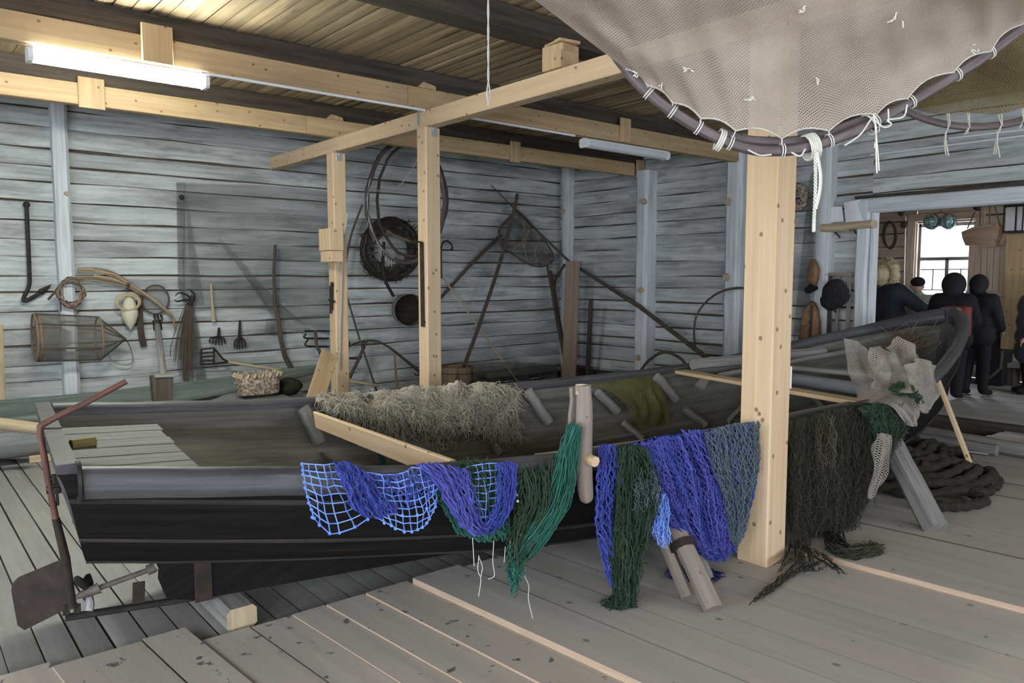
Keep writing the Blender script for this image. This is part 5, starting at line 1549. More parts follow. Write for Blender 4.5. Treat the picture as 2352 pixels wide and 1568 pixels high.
# coil of dark fyke net
o = thing('fyke_net_coil', A(895, 650), 'round coil of dark fyke netting on the wall behind the oval hoop', 'net')
m = MB()
NN = 40
P = []
for q in range(NN):
    a_ = 2 * math.pi * q / NN; wv = .11 + .04 * pnoise(V3((math.cos(a_) * 2, math.sin(a_) * 2, 3)))
    rr = 54 + 5 * pnoise(V3((math.cos(a_), math.sin(a_), 7)))
    c = A(897 + rr * math.cos(a_), 572 + (rr + 3) * math.sin(a_), .27)
    rad = (c - A(897, 572, .27)).normalized()
    P.append([c + rad * (wv * math.cos(b * .6283)) + V3((0, wv * .7 * math.sin(b * .6283), 0)) + jv(.01) for b in range(10)])
P.append(P[0])
m.grid(P, True); m.build('net_roll', 'net_black', o, smooth=180)
for k in range(5):
    m = MB(); r0 = random.uniform(42, 72); m.tube([A(897 + r0 * math.cos(q * .2244) + random.uniform(-2, 2), 572 + (r0 + 4) * math.sin(q * .2244), .1 + .2 * random.random()) for q in range(28)], .011, 5, closed=True); m.build('hoop', 'willow_dark', o)
m = MB()
for k in range(200):
    a_ = random.uniform(0, 6.283); rr = random.uniform(38, 74); c = A(897 + rr * math.cos(a_), 572 + (rr + 3) * math.sin(a_), .1 + .12 * random.random())
    m.tube([c, c + jv(.05), c + jv(.08)], .006, 3)
m.build('netting_tangle', 'strand_brown', o)
# grey sieve with bent handle
o = thing('ladle_sieve', A(930, 755), 'round dark sieve with a bent iron handle hanging left of the middle post', 'sieve')
c = A(938, 711, .26); ax_ = (A(938, 711, .0) - A(926, 712, .42)).normalized()
ax_ = V3((.35, .93, 0)).normalized()
m = MB(); m.lathe(c, ax_, [(.232, -.14), (.24, -.14), (.236, .1), (.22, .1), (.228, -.14)], 30); m.build('rim', 'grey_wood', o)
m = MB(); x_, y_ = frame_of(ax_); m.poly([c + ax_ * .05 + (x_ * math.cos(k * .2094) + y_ * math.sin(k * .2094)) * .226 for k in range(30)]); m.build('mesh', 'net_black', o)
m = MB(); m.poly([c + ax_ * .09 + (x_ * math.cos(k * .2094) + y_ * math.sin(k * .2094)) * .226 for k in range(30)]); m.build('back', 'old_beam', o)
m = MB(); m.tube(catmull(Apx([(882, 555), (879, 600), (881, 630), (890, 655), (904, 680)], .35), 16), .024, 8); m.build('handle', 'iron', o)
rod('slanting_bar', 'willow', Apx([(868, 516), (905, 540), (962, 562)], .3), [.016, .02, .026], 'short brown bar slanting across the fyke net coil', 'bar', 7)
rod('iron_hook', 'iron', catmull(Apx([(1014, 640), (1013, 590), (1015, 562), (1025, 553), (1036, 560), (1039, 572), (1034, 573)], .2), 20), .014, 'black iron hook curling out right of the middle pine post', 'hook', 6)
# poles and scoop net right of the middle post
rod('pale_pole', 'straw', [A(1018, 638, .12), YV(1192, 880, 9.2)], .014, 'thin pale pole slanting down right of the middle pine post', 'pole', 6)
o = thing('scoop_net', YV(1050, 884, 9.0), 'dark scoop net with long leaning pole and triangular bag frame', 'net')
m = MB(); m.tube(catmull([A(1188, 446, .3), A(1180, 485, .35), A(1152, 590, .4), A(1120, 690, .5), A(1085, 790, .65), YV(1046, 890, 9.0)], 24), .03, 8); m.build('pole', 'willow_dark', o)
m = MB(); fr = [(1186, 480), (1215, 508), (1246, 545), (1272, 588), (1262, 606), (1236, 612), (1205, 602), (1172, 580), (1152, 566), (1146, 528), (1168, 500)]
fp = catmull(Apx(fr + [fr[0]], .35), 44); m.tube(fp[:-1], .014, 6, closed=True); m.tube(Apx([(1152, 560), (1146, 527), (1188, 482)], .33), .016, 6); m.build('frame', 'willow_dark', o)
m = MB(); cen = A(1215, 560, .12)
m.grid([fp, [p.lerp(cen, .5) + V3((0, .1, -.02)) for p in fp], [p.lerp(cen, .93) + V3((0, .12, -.02)) for p in fp]]); m.build('bag', 'net_black', o, smooth=60)
for pts in ([(1186, 482), (1208, 540), (1172, 578)], [(1222, 515), (1205, 560), (1212, 600)], [(1246, 545), (1228, 575), (1240, 610)], [(1160, 560), (1215, 560), (1268, 590)]):
    m = MB(); m.tube(catmull(Apx(pts, .25), 10), .012, 5); m.build('bow', 'willow', o)
rod('dark_pole', 'willow_dark', Apx([(1008, 688), (1080, 608), (1150, 540)], .1), [.024, .028, .03], 'dark pole slanting up from the middle post to the scoop net', 'pole', 7)
rod('long_pole', 'willow_dark', [A(1128, 425, .08), A(1190, 488, .2), pl(1310, 603, 1, 9.2), XU(1470, 705, 8.9), XU(1640, 834, 8.4)], [.008, .014, .026, .034, .036], 'very long dark pole slanting across the room corner behind the brown board', 'pole', 8)
# corner: brown board, dark slab, sticks
gb = G(1306, 884, 0); gt = CAM + ray(1316, 600) * ((gb - CAM).dot(FW) * .995)
m = MB(); m.bar(gb, gt, .23, .05, (-.6, -.8, 0), bev=.01, seg=6, jit=.003); tag(m.build('brown_board', 'brown_plank'), 'tall brown board standing upright in the far corner', 'board')
o = thing('dark_slab', G(1306, 882), 'dark weathered pole with a forked top leaning left of the brown board', 'pole')
m = MB(); m.bar(A(1262, 622, .35), G(1308, 882), .1, .06, (0, -1, 0), bev=.02, seg=6, jit=.01); m.build('slab', 'old_beam', o)
m = MB(); m.tube(Apx([(1272, 668), (1276, 640), (1297, 607)], .4), .022, 6); m.tube(Apx([(1262, 640), (1257, 610)], .36), .02, 6); m.build('fork', 'old_beam', o)
rod('short_post', 'old_beam', [G(1349, 880), CAM + ray(1357, 688) * 12.15], [.042, .034], 'short dark stick standing right of the brown board', 'stick', 7)
rod('bent_hoop', 'willow_dark', catmull([XU(*p, 8.7) for p in ((1597, 800), (1594, 760), (1601, 722), (1625, 690), (1660, 668), (1700, 661), (1735, 666))], 22), .016, 'thin bent hoop leaning on the right wall behind the thick post', 'hoop', 6)
rod('small_arch', 'willow_dark', catmull([XU(*p, 7.9) for p in ((1458, 900), (1470, 856), (1492, 826), (1525, 808), (1555, 818), (1575, 838), (1583, 888))], 20), .022, 'small dark arched hoop standing behind the boat near the corner', 'hoop', 6)
m = MB(); c = B(1706, 745, .1); m.bar(c, B(1698, 736, .1), .1, .03); tag(m.build('wood_scrap', 'pine_dark'), 'small orange wood scrap fixed to the right wall left of the thick post', 'scrap')
m = MB()
for px in (1722, 1731, 1740):
    m.bar(B(px, 380, .07), B(px - 3, 860, .2), .05, .025, (-1, 0, 0), seg=5, jit=.008)
    tag(m.build('weathered_lath', 'grey_wood'), {1722: 'leftmost', 1731: 'middle', 1740: 'rightmost'}[px] + ' of three weathered slats leaning on the wall behind the thick post', 'slat'); m = MB()
# right wall: dark net, bags, wicker ring, frame, fur hat
o = netpatch('dark_drape', 'net_grey_dense', [(1858, 415), (1866, 395), (1874, 388)], [(1818, 800), (1838, 800), (1858, 790)], B, fold=.05, d0=.14, nu=18, label='dark grey net hanging in a long tail on the wall behind the thick post')
m = MB(); m.tube(ring((1832, 452), 16, 24, B, .12), .05, 8, closed=True); tag(m.build('straw_ring', 'wicker'), 'round straw ring on the wall half hidden by the thick post', 'ring')
def bag(name, label, outl, d, thick, material):
    m = MB(); n = len(outl); cx_ = sum(p[0] for p in outl) / n; cy_ = sum(p[1] for p in outl) / n
    P = []
    for f, dd in ((1, 0), (1.0, .3), (.86, .8), (.55, 1.0), (.1, 1.05)):
        P.append([B(cx_ + (x - cx_) * f, cy_ + (y - cy_) * f, d + thick * dd) for x, y in outl])
    m.grid(P, True); o = m.build(name, material, None, smooth=180); tag(o, label, 'bag'); return o
s1 = bag('leather_pouch', 'small brown leather pouch hanging on the right wall above the larger bag', [(1868, 594), (1876, 600), (1884, 618), (1882, 640), (1872, 660), (1858, 652), (1851, 642), (1856, 618), (1861, 600)], .16, .14, 'leather')
m = MB(); m.tube(Bpx([(1872, 655), (1858, 665), (1851, 668)], .2), [.06, .05, .035], 8); m.build('dark_tail', 'cloth_black', s1)
s1 = bag('leather_bag', 'large brown leather bag with flap hanging on the right wall', [(1864, 690), (1872, 694), (1881, 710), (1886, 740), (1884, 790), (1832, 790), (1838, 755), (1841, 735), (1850, 705)], .14, .2, 'leather')
m = MB()
fl = [(1862, 698), (1863, 730), (1858, 743), (1843, 748), (1845, 728), (1852, 708)]
m.slab(Bpx(fl, .34), (-1, 0, 0), .02); m.build('flap', 'leather', s1)
m = MB(); m.tube(Bpx([(1864, 700), (1862, 745), (1857, 788)], .36), .018, 6); m.build('seam_strap', 'old_beam', s1)
o = thing('drying_rack', B(1930, 770), 'wooden frame of two thin uprights and a crossbar left of the doorway', 'frame')
for a, b, d in (((1926, 632), (1920, 790), .1), ((1951, 622), (1946, 790), .13)):
    m = MB(); m.bar(B(*a, d), B(*b, d), .045, .03, (-1, 0, 0)); m.build('upright', 'pale_log', o)
m = MB(); m.bar(B(1905, 630, .15), B(1957, 631, .15), .05, .035); m.build('crossbar', 'pale_log', o)
m = MB(); m.bar(B(1907, 705, .1), B(1924, 717, .1), .03, .03); m.bar(B(1908, 630, .12), B(1903, 790, .12), .04, .03, (-1, 0, 0)); m.build('side_rail', 'old_beam', o)
m = MB(); P = []
m.ball(B(1918, 675, .24), (.13, .16, .17), 18, 12); m.ball(B(1908, 690, .24), (.12, .12, .12), 14, 9); m.ball(B(1932, 679, .24), (.1, .1, .09), 14, 9)
for v in range(len(m.v)): m.v[v] += jv(.012)
m.ball(B(1921, 655, .26), (.09, .1, .08), 12, 8)
tag(m.build('fur_hat', 'fur_black', smooth=180), 'black fur hat with ear flaps hanging on the frame left of the doorway', 'hat')
# ------------------------------------------------------------------ low second boat along the left wall
o = thing('old_skiff', (1.6, 8.75, .02), 'low old green and white boat lying along the left log wall', 'boat')
SXA, SXB = -2.2, 4.35
def skb(t): return .62 * (1 - max(0, (t - .35) / .65) ** 2.2) * (1 - .3 * max(0, (.2 - t) / .2))
def skz(t): return .44 + .2 * max(0, (t - .55) / .45) ** 1.6
m = MB()
for sgn in (1, -1):
    out, inn = [], []
    for i in range(31):
        t = i / 30
        x = SXA + (SXB - SXA) * t
        ro, ri = [], []
        for q in range(9):
            a_ = q / 8 * math.pi / 2
            ro.append(V3((x - .4 * t ** 4 * (q / 8), 8.75 + sgn * skb(t) * math.cos(a_) ** .5, .03 + (skz(t) - .03) * (1 - math.sin(a_) ** 1.4))))
            ri.append(V3((x - .4 * t ** 4 * (q / 8), 8.75 + sgn * max(0, skb(t) - .03) * math.cos(a_) ** .5, .06 + (skz(t) - .06) * (1 - math.sin(a_) ** 1.4))))
        out.append(ro); inn.append(ri)
    m.grid(out, mi=0); m.grid(inn, mi=1); m.grid([[a_[0], b_[0]] for a_, b_ in zip(out, inn)], mi=1)
m.build('planking', ['boat_white', 'boat_green'], o)
for sgn in (1, -1):
    m = MB(); m.sweep([V3((SXA + (SXB - SXA) * t, 8.75 + sgn * (skb(t) + .01), skz(t) + .005)) for t in [i / 30 for i in range(31)]], [(.035 * math.cos(k * .785), .04 * math.sin(k * .785)) for k in range(8)], (0, 0, 1)); m.build('gunwale', 'boat_green', o)
zb_ = YV(600, 909, 8.3)
m = MB(); m.bar((zb_.x, 8.12, zb_.z - .02), (zb_.x, 9.38, zb_.z - .02), .5, .03); m.build('thwart', 'boat_green', o)
rod('round_pole', 'straw', [YV(-40, 968, 8.02), YV(96, 985, 7.9)], .055, 'pale round pole lying across at far left beside the old boat', 'pole', 10)
m = MB(); c = G(103, 1058); m.bar(c + V3((-.12, .02, .035)), c + V3((.1, -.02, .035)), .1, .07); tag(m.build('wood_scrap', 'straw'), 'pale scrap of wood on the old floor behind the stern', 'scrap')
m = MB(); m.bar(G(-60, 1048, .03), G(110, 1040, .03), .2, .05, seg=4, jit=.01); tag(m.build('dirty_plank', 'grey_wood'), 'dirty plank lying on the old floor at far left', 'plank')
m = MB(); m.bar(YV(-6, 745, 9.6), YV(3, 1012, 9.5), .1, .03, (0, -1, 0)); tag(m.build('yellow_lath', 'straw'), 'narrow yellow lath leaning at the left edge of the photo', 'lath')
# baskets
o = thing('bark_basket', YV(600, 908, 8.55), 'square woven bark basket standing on the old boat', 'basket')
ca, cb_ = YV(562, 910, 8.16), YV(638, 904, 8.26)
w_ = (cb_ - ca).length
m = MB(); P = []
for z, k in ((0, .97), (.03, 1.0), (.10, 1.0), (.11, 1.03), (.13, 1.0), (.215, 1.02), (.22, .97), (.16, .95), (.02, .9)):
    r = w_ / 2 * k; c = (ca + cb_) / 2 + V3((0, .12, 0))
    P.append([V3((c.x + r * s_(a_) , c.y + r * .7 * s2_(a_), ca.z + z)) for a_ in range(20) for s_, s2_ in [(lambda a: max(-1, min(1, 1.25 * math.cos(a * .31416))), lambda a: max(-1, min(1, 1.25 * math.sin(a * .31416))))]])
m.grid(P, True); m.build('basket_body', 'wicker', o)
for k in range(20):
    m = MB()
    a_ = k * .31416; c = (ca + cb_) / 2 + V3((0, .12, 0)); r = w_ / 2 * 1.05
    q = V3((c.x + r * max(-1, min(1, 1.25 * math.cos(a_))), c.y + r * .7 * max(-1, min(1, 1.25 * math.sin(a_))), ca.z + .205)); m.tube([q + V3((0, 0, -.02)), q + V3((.02, 0, .025))], .014, 4)
    m.build('rim_stitch', 'straw', o)
m = MB(); m.tube([YV(622, 872, 8.5), YV(634, 850, 8.5)], .01, 5); m.build('handle_stub', 'iron', o)
m = MB(); c = YV(662, 888, 8.4); m.ball(c, (.16, .12, .1), 16, 10)
for v in range(len(m.v)): m.v[v] += jv(.012)
tag(m.build('net_ball', 'sheet_brown', smooth=180), 'dark brown wad of netting beside the bark basket', 'net')
o = thing('stave_tub', G(1050, 905), 'brown stave tub on the floor right of the middle pine post', 'tub')
c = G(1050, 905)
m = MB(); m.lathe(c, (0, 0, 1), [(.2, 0), (.23, .2), (.245, .42), (.225, .42), (.2, .05)], 24); m.build('staves', 'willow', o)
for z in (.1, .33):
    m = MB(); m.tube([c + V3(((.222 + z * .05) * math.cos(k * .2618), (.222 + z * .05) * math.sin(k * .2618), z)) for k in range(24)], .011, 5, closed=True); m.build('hoop', 'willow_dark', o)
# low bench with a black net under the scoop net
o = thing('wall_bench', (7.2, 9.45, 0), 'low grey bench along the left wall below the scoop net', 'bench')
m = MB(); m.bar((7.3, 9.5, .2), (8.95, 9.5, .2), .45, .06, seg=4, jit=.005); m.build('seat', 'grey_wood', o)
for x in (7.45, 8.1, 8.75):
    m = MB(); m.bar((x, 9.5, 0), (x, 9.5, .172), .1, .3, (0, 1, 0)); m.build('leg', 'grey_wood', o)
netpatch('black_wire_net', 'net_black', [(1052, 838), (1120, 832), (1200, 832), (1280, 838)], [(1040, 892), (1120, 892), (1200, 892), (1290, 890)], lambda x, y, d: YV(x, y, 9.1 - d), fold=.12, d0=.1, nu=30, label='dark wide-meshed net heaped along the bench below the scoop net')
# white string hanging from the ceiling
o = thing('hanging_string', D(1122, 245, 4.5), 'white doubled string hanging from the ceiling with a loop at its end', 'string')
b0 = D(1122, 243, 4.5)
for k in range(2):
    m = MB(); pts = [b0 + V3(((.011 if k else -.011) * (math.sin(z * 26) if z > .14 else math.sin(z / .14 * math.pi)) * (1 if z < .14 else .35), 0, z)) for z in [i / 60 * (CEIL - b0.z) for i in range(61)]]
    m.tube(pts, .0045, 5); m.build('strand', 'twine', o)
# lumber along the sill on the right
for k, (a, b, r, lb) in enumerate((((2050, 983), (2420, 1048), .07, 'long grey round timber lying along the doorway sill, rearmost'), ((2060, 999), (2290, 1035), .055, 'shorter grey timber lying in front of the long one by the sill'))):
    m = MB(); p, q = G(*a, .17 if k == 0 else .16), G(*b, .17 if k == 0 else .16); m.tube([p.lerp(q, i / 8) + jv(.004) for i in range(9)], r, 9, jit=.08); tag(m.build('loose_timber', 'grey_wood'), lb, 'timber')
m = MB(); m.bar(G(2060, 1030, .13), G(2112, 1018, .13), .18, .05); tag(m.build('short_board', 'grey_wood'), 'short thick board end lying on the floor behind the rope pile', 'board')
m = MB(); m.bar(G(2110, 1022, .13), G(2270, 1042, .13), .04, .015); tag(m.build('white_batten', 'boat_white'), 'thin flaking white batten lying before the timbers', 'batten')
# pile of thick dark rope
o = thing('rope_pile', G(2150, 1150, .11), 'heap of thick dark rope coils on the floor under the bow', 'rope')
cen = G(2140, 1122, .12); top_ = G(2090, 1096, .12)
for k in range(11):
    m = MB(); pts = []
    f = k / 10
    r0 = .40 - .26 * f + random.uniform(-.03, .03); zz_ = .03 + .034 * k * (1 - .3 * f)
    c_ = cen.lerp(top_, f ** .8) + V3((random.uniform(-.04, .04), random.uniform(-.04, .04), 0))
    ph = random.uniform(0, 6.28)
    for q in range(31):
        a_ = ph + q * .21
        rr = r0 * (1 + .16 * math.sin(a_ * 2 + k * 1.3) + .06 * math.sin(a_ * 5 + k))
        pts.append(c_ + RT * (rr * 1.2 * math.cos(a_)) + FW0 * (rr * .7 * math.sin(a_)) + V3((0, 0, max(.03, zz_ + .03 * math.sin(a_ * 3 + k)))))
    pts = catmull(pts, 110)
    m.tube(pts, [.036 * (1 + .16 * math.sin(i * 1.1)) for i in range(len(pts))], 8); m.build('rope_coil', 'rope_dark', o)
m = MB(); pts = catmull([cen + RT * -.1 + V3((0, 0, .2)), G(2205, 1105, .19), G(2235, 1135, .16), G(2262, 1150, .15), G(2225, 1160, .15), G(2180, 1163, .15), G(2100, 1158, .15)], 60)
m.tube(pts, [.036 * (1 + .16 * math.sin(i * 1.1)) for i in range(len(pts))], 8); m.build('rope_end', 'rope_dark', o)
# ------------------------------------------------------------------ visitors beyond the doorway
def remesh(o, vox, smooth=3):
    md = o.modifiers.new('skin', 'REMESH'); md.mode = 'VOXEL'; md.voxel_size = vox; md.use_smooth_shade = True
    sm = o.modifiers.new('soft', 'SMOOTH'); sm.iterations = smooth; sm.factor = .5
    return o


def person(base, face, H, label, coat='cloth_navy', pants='cloth_black', coat_len=.46, hood=None, arms=None, step=.0, hat=None, puffy=0., bulk=1.0):
    """base: point between the feet; face: heading angle; H: standing height"""
    o = thing('person', base, label, 'person')
    o_f = V3((math.cos(face), math.sin(face), 0)); o_r = V3((math.sin(face), -math.cos(face), 0))
    def L(x, y, z): return V3(base) + (o_r * x + o_f * y + V3((0, 0, z))) * H
    k = H * bulk
    hip = [L(-.052, 0, .51), L(.052, 0, .51)]
    knee = [L(-.058, .015 + step * .3, .285), L(.058, .015 - step * .3, .285)]
    ank = [L(-.06, -.01 + step, .045), L(.06, -.01 - step, .045)]
    toe = [L(-.075, .085 + step, .022), L(.075, .085 - step, .022)]
    sh = [L(-.112, -.005, .808), L(.112, -.005, .808)]
    arms = arms or (None, None)
    elb, wri = [], []
    for i, s in enumerate((-1, 1)):
        a = arms[i] or ((s * .145, -.02, .64), (s * .135, .07, .50))
        elb.append(L(*a[0])); wri.append(L(*a[1]))
    # body: one continuous surface with head, face, limbs and hands
    m = MB()
    for i, s in enumerate((-1, 1)):
        m.capsule(hip[i], knee[i], .058 * H, .036 * H); m.capsule(knee[i], ank[i], .036 * H, .024 * H)
        m.capsule(ank[i], toe[i], .026 * H, .02 * H)
        m.capsule(sh[i], elb[i], .031 * H, .024 * H); m.capsule(elb[i], wri[i], .024 * H, .017 * H)
        d = (wri[i] - elb[i]).normalized(); sd = d.cross(o_f); sd = (sd if sd.length > .1 else d.cross(V3((0, 0, 1)))).normalized()
        pal = wri[i] + d * .03 * H
        m.capsule(wri[i], wri[i] + d * .05 * H, .016 * H, .018 * H)
        nrm = d.cross(sd)
        for f_, ln in ((-1.5, .036), (-.5, .043), (.5, .041), (1.5, .033)):
            b0 = wri[i] + d * .056 * H + sd * (f_ * .0095 * H)
            b1 = b0 + d * ln * .55 * H + nrm * .006 * H; b2 = b1 + d * ln * .4 * H + nrm * .014 * H
            m.capsule(b0, b1, .0056 * H, .0052 * H, 6); m.capsule(b1, b2, .0052 * H, .0046 * H, 6)
        t0 = wri[i] + d * .02 * H + sd * .016 * H
        m.capsule(t0, t0 + (d * .6 + sd * .8) * .035 * H, .0065 * H, .0055 * H, 6)
    m.capsule(L(0, 0, .52), L(0, 0, .64), .075 * H, .07 * H); m.capsule(L(-.05, 0, .73), L(.05, 0, .73), .078 * H, .078 * H); m.capsule(L(-.085, 0, .80), L(.085, 0, .80), .036 * H, .036 * H)
    m.capsule(L(0, .0, .82), L(0, .01, .88), .032 * H, .032 * H)
    m.ball(L(0, .012, .935), (.05 * H, .05 * H, .064 * H), 16, 12); m.ball(L(0, .03, .905), (.034 * H, .034 * H, .034 * H), 12, 8)
    m.capsule(L(0, .058, .935), L(0, .068, .92), .008 * H, .010 * H, 8)
    for s in (-1, 1):
        m.ball(L(s * .051, .01, .93), (.01 * H, .012 * H, .018 * H), 8, 6); m.ball(L(s * .02, .056, .94), .007 * H, 8, 6)
    m.capsule(L(-.014, .058, .898), L(.014, .058, .898), .005 * H, .005 * H, 6)
    remesh(m.build('body', 'skin', o, smooth=180), .0085 * H, 2)
    # trousers and shoes
    m = MB()
    for i in range(2):
        m.capsule(hip[i], knee[i], .07 * k, .05 * k); m.capsule(knee[i], ank[i] + V3((0, 0, .012 * H)), .05 * k, .041 * k)
    m.capsule(L(-.04, 0, .52), L(.04, 0, .52), .08 * k, .08 * k)
    remesh(m.build('trousers', pants, o, smooth=180), .014 * H)
    for i in range(2):
        m = MB(); m.capsule(ank[i] + V3((0, 0, -.005 * H)), toe[i], .033 * H, .027 * H); m.capsule(ank[i], ank[i] + V3((0, 0, .05 * H)), .034 * H, .038 * H)
        s_ = remesh(m.build('shoe', 'cloth_black', o, smooth=180), .011 * H)
    # coat
    m = MB()
    m.capsule(L(-.065, 0, .775), L(.065, 0, .775), .092 * k, .092 * k)
    n = 4 if puffy else 3
    for i in range(n):
        z = coat_len + (.74 - coat_len) * (i / (n - 1))
        rr = (.098 + .012 * (1 - i / (n - 1)) + puffy * .01) * k
        m.capsule(L(-.035, 0, z), L(.035, 0, z), rr, rr, 14)
    if not puffy:
        m.capsule(L(0, 0, coat_len), L(0, 0, .74), .11 * k, .10 * k, 14)
    for i, s in enumerate((-1, 1)):
        m.capsule(sh[i], elb[i], .056 * k, .048 * k); m.capsule(elb[i], wri[i] - (wri[i] - elb[i]) * .06, .047 * k, .038 * k)
    m.capsule(L(0, -.01, .8), L(0, .0, .86), .06 * k, .05 * k)
    c = remesh(m.build('coat', coat, o, smooth=180), .013 * H, 2 if puffy else 4)
    if hood:
        m = MB(); hm, big = hood
        m.ball(L(0, -.006, .94), (.074 * H * big, .074 * H * big, .082 * H * big), 18, 14); m.ball(L(0, -.03, .89), (.07 * H * big, .06 * H * big, .05 * H * big), 14, 10)
        remesh(m.build('hood', hm, o, smooth=180), .012 * H)
    if hat:
        m = MB(); m.ball(L(0, 0, .975), (.064 * H, .064 * H, .05 * H), 16, 10); m.capsule(L(-.03, .055, .957), L(.03, .055, .957), .016 * H, .016 * H); m.ball(L(0, .07, .952), (.05 * H, .04 * H, .008 * H), 12, 6)
        remesh(m.build('cap', hat, o, smooth=180), .01 * H)
    return o, L


def foot(x, y, u): p = pl(x, y, 0, u); return V3((u, p.y, .203))
# fur-hooded visitor by the left jamb
b = foot(2043, 640, 10.7)
po, L = person(b, R(-28), 1.70, 'person in dark coat with pale fur-trimmed hood beside the door jamb, arm stretched out', 'cloth_navy', hood=('cloth_black', 1.0), arms=(None, ((.2, .11, .69), (.17, .27, .62))), bulk=1.15)
m = MB()
for q in range(34):
    a = q / 33 * 5.2 - 2.6
    c = L(.0 + .088 * math.sin(a), -.02 - .0 * math.cos(a), .925 + .092 * math.cos(a))
    m.ball(c, (.03 + .01 * random.random()) * 1.7, 8, 6)
m.ball(L(.0, -.065, .90), .06 * 1.7, 10, 8); m.ball(L(.0, -.06, .96), .055 * 1.7, 10, 8)
for v in range(len(m.v)): m.v[v] += jv(.012)
m.ball(L(.0, -.07, .93), .075 * 1.7, 12, 9)
fv = list(m.v)
for q in range(900):
    p = random.choice(fv); d = (p - L(.0, -.02, .92)).normalized()
    m.tube([p, p + d * .02 + jv(.012), p + d * .034 + jv(.022)], [.004, .003, .001], 3, cap=False)
m.build('fur_trim', 'fur', po, smooth=180)
b = foot(2106, 700, 11.3)
person(b, R(35), 1.52, 'person in beige coat and dark cap standing before the window', 'cloth_beige', hat='cloth_black')
b = V3((10.55, 3.84, .203))
po, L = person(b, R(8), 1.55, 'person in black hooded coat wearing a red backpack, seen from behind', 'cloth_black', hood=('cloth_black', 1.25), coat_len=.5, bulk=1.15, step=.03, arms=(((-.16, .03, .64), (-.08, .16, .6)), ((.16, .03, .64), (.08, .16, .6))))
bp = thing('backpack', L(0.06, -.2, .56), 'dark red backpack on the back of the hooded person', 'backpack')
m = MB(); m.bar(L(.075, -.19, .53), L(.075, -.19, .77), .19 * 1.55, .13 * 1.55, o_f_ if False else (math.cos(R(8)), math.sin(R(8)), 0), bev=.04); remesh(m.build('pack', 'cloth_red', bp, smooth=180), .02)
m = MB(); m.bar(L(.075, -.26, .56), L(.075, -.26, .66), .13 * 1.55, .03, (math.cos(R(8)), math.sin(R(8)), 0), bev=.012); m.build('front_pocket', 'cloth_red', bp)
b = V3((11.05, 3.72, .203))
person(b, R(-5), 1.56, 'person in black hooded jacket standing right of the backpack wearer', 'cloth_black', hood=('cloth_black', 1.0), coat_len=.5, step=-.03, arms=(((-.16, .03, .64), (-.08, .16, .6)), ((.155, .01, .64), (.13, .14, .56))))
b = V3((11.75, 3.30, .203))
person(b, R(120), 1.56, 'person in shiny navy quilted coat cut by the right edge of the photo', 'cloth_slate', hood=('cloth_slate', 1.05), coat_len=.36, puffy=1)
# ------------------------------------------------------------------ the room beyond the doorway
BX1 = 13.0
m = MB()
strip(m, (WB - .1, 0, .2), (0, 1, 0), (1, 0, 0), (0, 0, 1), 8, rows_of(0, BX1 - WB + .1, .13, .004), .003, .012, 10, .001, 0, .001, .14)
struct(m.build('floor_back_room', ['floor_old', 'floor_gap'], smooth=50))
WY0, WY1, WWZ0, WWZ1 = 4.47, 5.33, 1.32, 2.62
m = MB()
def wallC(y0, y1, z0, z1, r0):
    strip(m, (BX1, y0, 0), (0, 1, 0), (0, 0, 1), (-1, 0, 0), y1 - y0, rows_of(z0, z1, .2, .015), .01, .03, 8, .006, .01, row0=r0)
wallC(0, WY0, .2, 3.3, 0); wallC(WY1, 8, .2, 3.3, 30); wallC(WY0, WY1, .2, WWZ0, 60); wallC(WY0, WY1, WWZ1, 3.3, 80)
struct(m.build('wall_far', ['backroom_log', 'crack_moss'], smooth=50))
m = MB()
strip(m, (WB + .2, 8, 0), (1, 0, 0), (0, 0, 1), (0, -1, 0), BX1 - WB, rows_of(.2, 3.3, .2, .015), .01, .03, 6)
strip(m, (WB + .2, 0, 0), (1, 0, 0), (0, 0, 1), (0, 1, 0), BX1 - WB, rows_of(.2, 3.3, .2, .015), .01, .03, 6)
struct(m.build('wall_side', ['backroom_log', 'crack_moss'], smooth=50))
m = MB(); m.poly([(WB, 0, 3.3), (BX1, 0, 3.3), (BX1, 8, 3.3), (WB, 8, 3.3)])
struct(m.build('ceiling_back_room', 'ceiling_wood'))
m = MB()
strip(m, (WB + .18, DY1, 0), (0, 1, 0), (0, 0, 1), (1, 0, 0), 8 - DY1, rows_of(.2, 3.3, .2, .015), .01, .03, 6)
strip(m, (WB + .18, 0, 0), (0, 1, 0), (0, 0, 1), (1, 0, 0), DY0, rows_of(.2, 3.3, .2, .015), .01, .03, 6)
strip(m, (WB + .18, DY0, 0), (0, 1, 0), (0, 0, 1), (1, 0, 0), DY1 - DY0, rows_of(DZ1, 3.3, .2, .015), .01, .03, 6)
struct(m.build('wall_partition', ['backroom_log', 'crack_moss'], smooth=50))
# window
w = bpy.data.objects.new('window_1', None); COL.objects.link(w); w.location = (BX1, (WY0 + WY1) / 2, WWZ0); struct(w)
m = MB()
xf = BX1 + .1
for a, b, ww in (((xf, WY0, WWZ0), (xf, WY0, WWZ1), .09), ((xf, WY1 - .0, WWZ0), (xf, WY1 - .0, WWZ1), .1)):
    m.bar(a, b, .08, ww, (0, 1, 0))
m.bar((xf, WY0, WWZ0 + .03), (xf, WY1, WWZ0 + .03), .08, .06); m.bar((xf, WY0, WWZ1 - .03), (xf, WY1, WWZ1 - .03), .08, .06)
zc = WWZ0 + (WWZ1 - WWZ0) * .56
m.bar((xf, WY0, zc), (xf, WY1, zc), .06, .055); yc = (WY0 + WY1) / 2 - .02
m.bar((xf, yc, WWZ0), (xf, yc, zc), .06, .055, (0, 1, 0))
for dz in (.26, .05 + .24):
    pass
